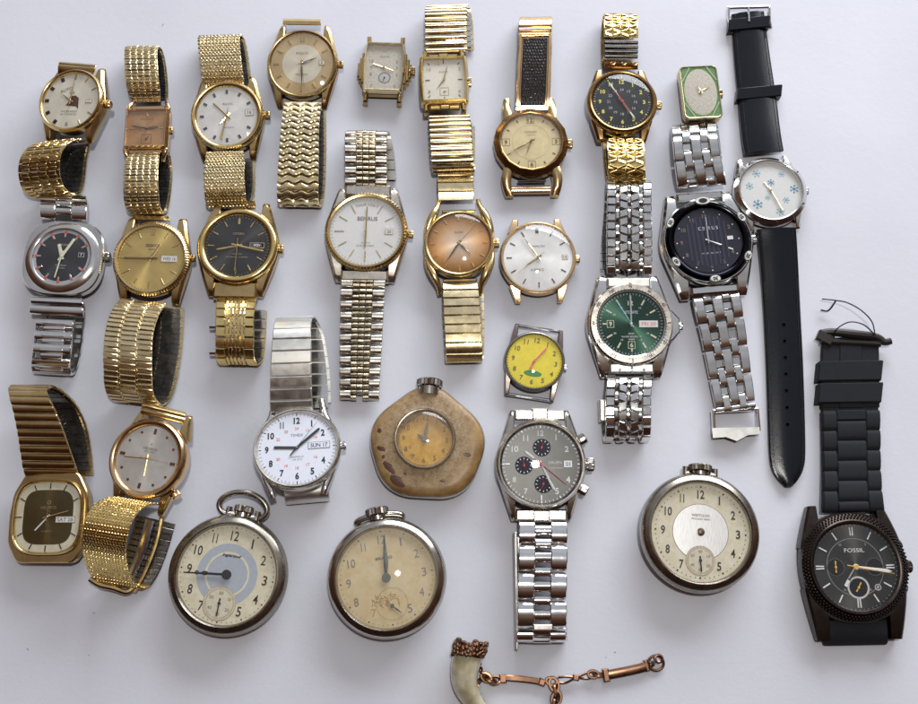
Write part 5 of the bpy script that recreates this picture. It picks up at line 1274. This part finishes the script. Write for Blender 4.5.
# ============ 28 black chronograph on rubber
w = wrist('large dark gunmetal chronograph with yellow subdial hands on a ribbed black rubber strap', 855, 567, rot=-1, lift=0, zd=9)
def blk(mb):
    k = w.k
    for sx in (-1, 1):
        for sy in (-1, 1):
            S = []
            for i in range(9):
                t = i/8; x0 = 29.5; x1 = 51-(13 if sy > 0 else 9)*t**1.2; y = sy*(20+48*t); zt = 8.4-2.0*t*t
                S.append([(x0, .6), (x1-1, .6), (x1, 2.2), (x1, zt-1), (x1-2, zt), (x0+1, zt), (x0, zt-.8)])
            V = [(sx*x*k, sy*(20+(42 if sy > 0 else 50)*i/8)*k, z) for i, s_ in enumerate(S) for x, z in s_]; m = 7
            mb.add(V, [(i*m+j, i*m+(j+1) % m, (i+1)*m+(j+1) % m, (i+1)*m+j) for i in range(8) for j in range(m)]+[tuple(56+j for j in range(7)), tuple(range(7))])
w.body(('s', 52, 54, 2.5), 'gunmetal', 0, 8, bot=7, extra=blk)
w.bezel(('c', 53), 10.5, 'gunmetal', 7.8, 11.2, style='slope')
mb = MB()
for i in range(90):                                   # knurled grip round the bezel flank
    for j in range(3):
        a = 4*i+(2 if j % 2 else 0); x, y = pol(a, 52.6-2.1*j); box(mb, (x*w.k, y*w.k, 9.4+.65*j), 1.9*w.k, 1.7*w.k, .5, a, .15)
mb.build('bezel_knurling', 'gunmetal', w.o)
w.dial(('c', 43.5), 'graphite_dial'); disc(w, ('c', 28.5), 'grey_print', 'dial_ring', .06, inner=.8)
w.marks([(30*i, 31, 39.5, 1.4) for i in (1, 2, 4, 5, 7, 8, 11, 10)]+[(30*i+d, 31, 39.5, 1.3) for i in (0, 3, 6, 9) for d in (-2.0, 2.0)], 'white_paint'); w.ticks(41, 43, .35, 'silver_print')
w.texts([('FOSSIL', 1, 16.5, 3.9, 0, 20)], 'white_paint', bold=.0)
w.texts([('55', *pol(330, 25.5), 2), ('5', *pol(30, 25.5), 2), ('25', *pol(150, 25.5), 2), ('35', *pol(210, 25.5), 2)], 'silver_print', 'small_figures')
for (x, y, r, rim, hd, ln) in ((-19.5, 0, 8.8, 'dark_steel', 2, 6.5), (19.5, 0, 8.8, 'dark_steel', 100, 0), (1, -20, 11, 'brushed_steel', 32, 6)):
    disc(w, ('c', r), 'dark_dial', 'subdial', .08, (x, y)); disc(w, ('c', r), rim, 'subdial_rim', .14, (x, y), inner=1.9 if rim == 'brushed_steel' else .8)
    if ln: w.hand(hd, ln, 1.6, 'orange_mark', w.zd+.3, 'sword', ln*.8, 'subdial_hand', 1.2, (x, y))
disc(w, ('c', 3.2), 'brushed_steel', 'date_rim', .1, (20.5, -20), inner=.8); w.texts([('8', 20.5, -20, 3)], 'white_paint', 'date')
w.hand(98, 36, 4, 'white_paint', w.zd+1.0, 'sword', 0, hub=3); w.hand(214, 22, 4, 'dark_steel', w.zd+.7, 'sword', 0, 'hour_hand', hub=2.6); w.hand(101, 38, 1, 'orange_mark', w.zd+1.4, 'needle', 9, 'second_hand', 2.4)
x, y = pol(214, 19); mb = MB(); box(mb, (x*w.k, y*w.k, w.zd+.95), 3*w.k, 7*w.k, .12, 34, .03); mb.build('hour_hand_lume', 'white_paint', w.o)
w.crystal(('c', 42.6), 10.8, .2); w.crown(90, 53, 7, 6.4, 5, 'gunmetal')
for a in (66, 114): w.crown(a, 52, 5, 6, 5, 'gunmetal', name='pusher', teeth=4)
w.band([(853, 512, 5.5, 62), (852, 500, 5.5, 60), (851, 470, 4, 58), (850.5, 440, 3.4, 58), (850, 404, 3.2, 58)], st_rubber, ['rubber'], pitch=21.5, name='rubber_strap', ang=-1)
w.band([(850, 408, 3, 58), (850, 390, 3.2, 58), (850, 360, 3, 57), (850, 338, 2.6, 56)], lambda mb, p, k: (cell(mb, p, -.5, .5, 0, p.len, -1, 1, .3), cell(mb, p, -.2, .2, 0, p.len, .9, 1.4, .3)), ['rubber'], name='strap_end', ang=-1)
for y_ in (393, 371): keeper(w, 850, y_, 64, 20, 'rubber', 4.6, ang=-1)
w.band([(855, 620, 4, 62), (855, 632, 4.5, 64), (855, 640, 3, 64), (855, 641, 1, 63)], lambda mb, p, k: cell(mb, p, -.5, .5, 0, p.len, -.8, 1.6, .5), ['rubber'], name='lower_strap')
q = lambda px, py, z: tuple(w.L(px, py, z))
mb = MB(); tube(mb, spline([q(819, 334, 3), q(830, 332, 4), q(850, 334, 4.4), (q(875, 337, 4)), q(884, 342, 4), q(891, 341, 4.4)], .6), 1.5, 10, rf=lambda t: 1+.35*math.sin(math.pi*t)); tube(mb, [q(820, 341, 3.5), q(880, 344, 3.5)], 1.6, 10)
box(mb, q(825, 338, 4), 7, 5, 2.2, 30, .5); mb.build('buckle_bar', 'wire_dark', w.o)
o = bpy.data.objects.new('wire_tie', None); o.empty_display_size = .01; COL.objects.link(o)
c0 = W(850, 325); o.location = c0*.001; o['label'] = 'thin dark twisted wire looped through the top end of the black rubber strap'; o['category'] = 'wire'
A = lambda px, py, z: tuple(W(px, py, z)-c0)
mb = MB(); tube(mb, spline([A(833, 336, 5), A(838, 328, 9), A(850, 322, 12), A(864, 325, 11), A(875, 335, 6)], .5), .3, 6)
mb.build('wire_loop', 'wire_dark', o)
mb = MB(); tube(mb, spline([A(875, 335, 6), A(872, 322, 7), A(862, 311, 8), A(848, 303, 7), A(836, 300.5, 5), A(822, 299, 3)], .5), .3, 6); tube(mb, spline([A(836, 300.5, 5), A(831, 308, 3.4), A(827, 311, 2), A(821, 310, 2)], .5), .4, 6)
mb.build('wire_ends', 'wire_dark', o)
# ============ 29 horn fob
o = bpy.data.objects.new('horn_fob_chain', None); o.empty_display_size = .01; COL.objects.link(o)
c0 = W(480, 675); o.location = c0*.001; o['label'] = 'pale horn tooth pendant with ragged copper cap and short copper chain at the bottom edge'; o['category'] = 'watch chain'
A = lambda px, py, z: tuple(W(px, py, z)-c0)
mb = MB(); S = spline([A(469, 652, 6), A(465, 668, 6.3), (A(465, 683, 6)), A(471, 697, 5.4), A(482, 710, 4.2), A(496, 722, 2.6)], .5)
tube(mb, S, 6.2, 24, rf=lambda t: (1.0-.82*t**1.4)*(.95+.1*math.sin(t*3))); mb.build('horn', 'horn', o)
mb = MB(); random.seed(11)
cap = spline([A(471, 643, 6.4), A(468.5, 655, 6.3)], .4); tube(mb, cap, 6.8, 22, rf=lambda t: 1.02-.05*t)
for i in range(150):
    t = random.random(); a = random.uniform(-.3, math.pi+.3); c = Vector(cap[int(t*(len(cap)-1))]); r = 6.6
    ctr = c+Vector((math.cos(a)*r, 0, math.sin(a)*r)); rr = random.uniform(.4, 1.0)
    rings(mb, 1, ('c', rr), [(0, 0), (.1*rr, rr*.6), (.6*rr, rr*.9)], capb=True, n=7); nv = 22
    mb.v[-nv:] = [(x+ctr.x, y+ctr.y, z+ctr.z-.2) for x, y, z in mb.v[-nv:]]
for px, h in ((458, 9), (463, 6), (475, 7), (479, 4), (470, 3)):
    tube(mb, [A(px, 648, 6), A(px+.5, 648-h*.7, 7), A(px+1, 648-h*1.1, 7.5)], 2.0, 8, rf=lambda t: 1-.45*t)
for i in range(9): tube(mb, [A(460+2.6*i, 655, 7+3*math.sin(math.pi*i/8)), A(460+2.6*i, 659+(i % 2)*3, 6.6+3*math.sin(math.pi*i/8))], .9, 6, rf=lambda t: 1-.5*t)
mb.build('ragged_cap', 'copper', o)
def chainlinks(mb, pts, r=1.3, wr=.4, pitch=1.7):
    S = spline(pts, .2); L = 0; last = -9; j = 0
    for i in range(1, len(S)):
        L += math.dist(S[i], S[i-1])
        if L-last > pitch:
            last = L; j += 1; c = Vector(S[i]); t = (Vector(S[min(i+1, len(S)-1)])-Vector(S[i-1])).normalized(); b = t.cross(Vector((0, 0, 1))).normalized(); u = (b if j % 2 else (b*.35+Vector((0, 0, 1))*.9)).normalized()
            tube(mb, [c+t*r*1.15*math.cos(a)+u*r*.75*math.sin(a) for a in [2*math.pi*q/14 for q in range(14)]], wr, 6, closed=True)
mb = MB(); chainlinks(mb, [A(479, 663, 5), A(481, 671, 3), A(485, 676, 2)], 1.0, .35, 1.3); chainlinks(mb, [A(485, 676, 2), A(478, 683, 1.5), A(478, 693, 1.5), A(483, 703, 1.5), A(492, 712, 1.5)], 1.0, .35, 1.3); mb.build('fine_chain', 'copper', o)
mb = MB(); chainlinks(mb, [A(486, 677, 2.5), A(491, 680, 2.5), A(498, 680, 2)], 2.0, .7, 1.8); chainlinks(mb, [A(554, 684, 2), A(557, 694, 2), A(555, 706, 2), A(560, 716, 2)], 2.4, .7, 2.6); chainlinks(mb, [A(551, 681, 2), A(556, 682, 2)], 1.9, .55, 2.2); mb.build('chain_links', 'copper', o)
def barlink(pts, w0, mat, name, knobs=()):
    mb = MB(); S = spline(pts, .5); n = len(S); V = []
    for i, p in enumerate(S):
        p = Vector(p); t = (Vector(S[min(i+1, n-1)])-Vector(S[max(i-1, 0)])).normalized(); b = Vector((-t.y, t.x, 0)).normalized()
        for u, z in ((-1, -.6), (-1, .4), (-.6, .8), (.6, .8), (1, .4), (1, -.6)): V.append(p+b*u*w0+Vector((0, 0, z)))
    mb.add(V, [(i*6+j, i*6+(j+1) % 6, (i+1)*6+(j+1) % 6, (i+1)*6+j) for i in range(n-1) for j in range(6)]+[tuple(range(6)), tuple((n-1)*6+j for j in range(6))])
    for (px, py, sx, sy, r) in knobs: box(mb, A(px, py, 1.6), sx, sy, 2.2, r, .5)
    mb.build(name, mat, o)
barlink([A(500, 677.5, 1.6), A(512, 678, 2.0), A(528, 679.5, 1.8), A(540, 681.5, 1.5)], 1.25, 'copper', 'bar_link', [(503, 678.5, 3, 3.4, 0), (542, 682, 2.8, 2.8, 20)])
barlink([A(606, 675, 1.6), A(622, 672, 2), A(640, 668, 2), A(648, 665, 1.8)], 1.85, 'copper', 'bar_link', [(606, 675, 2.6, 5.2, -8), (646.5, 665.5, 1.6, 4.6, -14)])
mb = MB()
for s in (-1, 1): tube(mb, spline([A(558, 680+s*2.6, 1.8), A(566, 679.5+s*3.0, 1.8), A(576, 677.6, 2.2+s*.5), A(588, 675.5-s*3.0, 1.8), A(594, 674-s*2, 1.8)], .4), .5, 7)
box(mb, A(576, 677.5, 2.4), 2.6, 2.4, 1.8, 10, .5); chainlinks(mb, [A(593, 674, 2), A(603, 675, 2)], 1.9, .55, 2.0); mb.build('open_link', 'copper', o)
mb = MB(); rings_pts = [Vector(A(656, 663, 1.4))+Vector((3.1*math.cos(a), 2.9*math.sin(a), .4*math.sin(a))) for a in [2*math.pi*i/28 for i in range(28)]]
tube(mb, rings_pts, .6, 8, closed=True); tube(mb, [Vector(A(658.5, 658.5, 2))+Vector((1.5*math.cos(a), 1.4*math.sin(a), .3)) for a in [2*math.pi*i/16 for i in range(16)]], .6, 7, closed=True); tube(mb, [Vector(A(650.5, 664, 1.6))+Vector((1.4*math.cos(a), .9*math.sin(a), 1.2*math.sin(a))) for a in [2*math.pi*i/16 for i in range(16)]], .55, 7, closed=True); mb.build('end_ring', 'copper', o)
# ---------------------------------------------------------------- table sheet
m, nt, b = newmat('white_sheet')
v = obj_coord(nt, 1000)
f = noise(nt, v, .012, 4, .5)
c = ramp(nt, f, [(.3, (.67, .68, .745)), (.7, (.735, .745, .81))])
nt.links.new(c, b.inputs['Base Color']); b.inputs['Roughness'].default_value = .62; b.inputs['Specular IOR Level'].default_value = .3
bp = N(nt, 'ShaderNodeBump'); bp.inputs['Strength'].default_value = .35; bp.inputs['Distance'].default_value = .0003
nt.links.new(noise(nt, v, .25, 8, .72), bp.inputs['Height']); nt.links.new(bp.outputs['Normal'], b.inputs['Normal'])
mb = MB(); mb.add([(x*900, y*700, z) for z in (-12, 0) for x, y in ((-1, -1), (1, -1), (1, 1), (-1, 1))], [(4, 5, 6, 7), (3, 2, 1, 0)]+[(i, (i+1) % 4, (i+1) % 4+4, i+4) for i in range(4)])
o = mb.build('table_surface', 'white_sheet', None, smooth=5); o['kind'] = 'structure'
mb = MB(); random.seed(21)
for px, py in ((163, 25), (94, 613), (28, 649), (89, 655), (615, 652), (606, 657)) or ((163, 25), (94, 613), (28, 649), (89, 655), (17, 663), (181, 687), (615, 652), (606, 657), (597, 612), (350, 300), (690, 30), (860, 140), (30, 12), (905, 250), (250, 670), (740, 640), (600, 250)):
    c = W(px, py); a = random.uniform(0, 180); dx, dy = pol(a, random.uniform(.3, .9)); tube(mb, [(c.x-dx, c.y-dy, .08), (c.x, c.y, .14), (c.x+dx, c.y+dy, .08)], random.uniform(.06, .11), 5)
o = mb.build('surface_specks', 'brown_print', None); o['kind'] = 'structure'
# ---------------------------------------------------------------- light
wd = bpy.data.worlds.new('World'); sc.world = wd; wd.use_nodes = True; nt = wd.node_tree; bg = nt.nodes['Background']
tc = N(nt, 'ShaderNodeTexCoord'); dp = N(nt, 'ShaderNodeVectorMath', operation='DOT_PRODUCT'); dp.inputs[1].default_value = (.10, .72, .68)
nt.links.new(tc.outputs['Generated'], dp.inputs[0])
nz = noise(nt, tc.outputs['Generated'], 3.2, 3, .55)
ad = N(nt, 'ShaderNodeMath', operation='MULTIPLY_ADD'); ad.inputs[1].default_value = .62; ad.inputs[2].default_value = -.12; nt.links.new(nz, ad.inputs[0])
ad2 = N(nt, 'ShaderNodeMath', operation='MULTIPLY_ADD'); ad2.inputs[1].default_value = .72; nt.links.new(dp.outputs['Value'], ad2.inputs[0]); nt.links.new(ad.outputs[0], ad2.inputs[2]); ad = ad2
col = ramp(nt, ad.outputs[0], [(.10, (.026, .012, .009)), (.38, (.085, .04, .025)), (.54, (.14, .09, .065)), (.64, (.26, .25, .26)), (.80, (.36, .37, .41)), (.95, (.44, .46, .52))])
nt.links.new(col, bg.inputs['Color']); bg.inputs['Strength'].default_value = WORLD
def area(name, loc, tgt, sx, sy, power, color, shape='RECTANGLE'):
    l = bpy.data.lights.new(name, 'AREA'); l.shape = shape; l.size = sx; l.size_y = sy; l.energy = power; l.color = color
    o = bpy.data.objects.new(name, l); COL.objects.link(o); o.location = loc
    o.rotation_euler = (Vector(tgt)-Vector(loc)).to_track_quat('-Z', 'Y').to_euler(); return o
area('window_light', (.50, 1.2, .52), (0, .0, .0), 1.4, .5, P_WIN, (.92, .95, 1.0))
area('ceiling_lamp', (.06, -.02, .80), (0.0, -.02, 0), .05, .05, P_LAMP, (1, .97, .92), 'DISK')
sc.view_settings.view_transform = 'Standard'; sc.view_settings.look = 'None'; sc.view_settings.exposure = EXPO; sc.view_settings.gamma = 1
sc.cycles.max_bounces = 8; sc.cycles.transparent_max_bounces = 12; sc.cycles.caustics_reflective = False; sc.cycles.caustics_refractive = False
sc.cycles.sample_clamp_indirect = 4
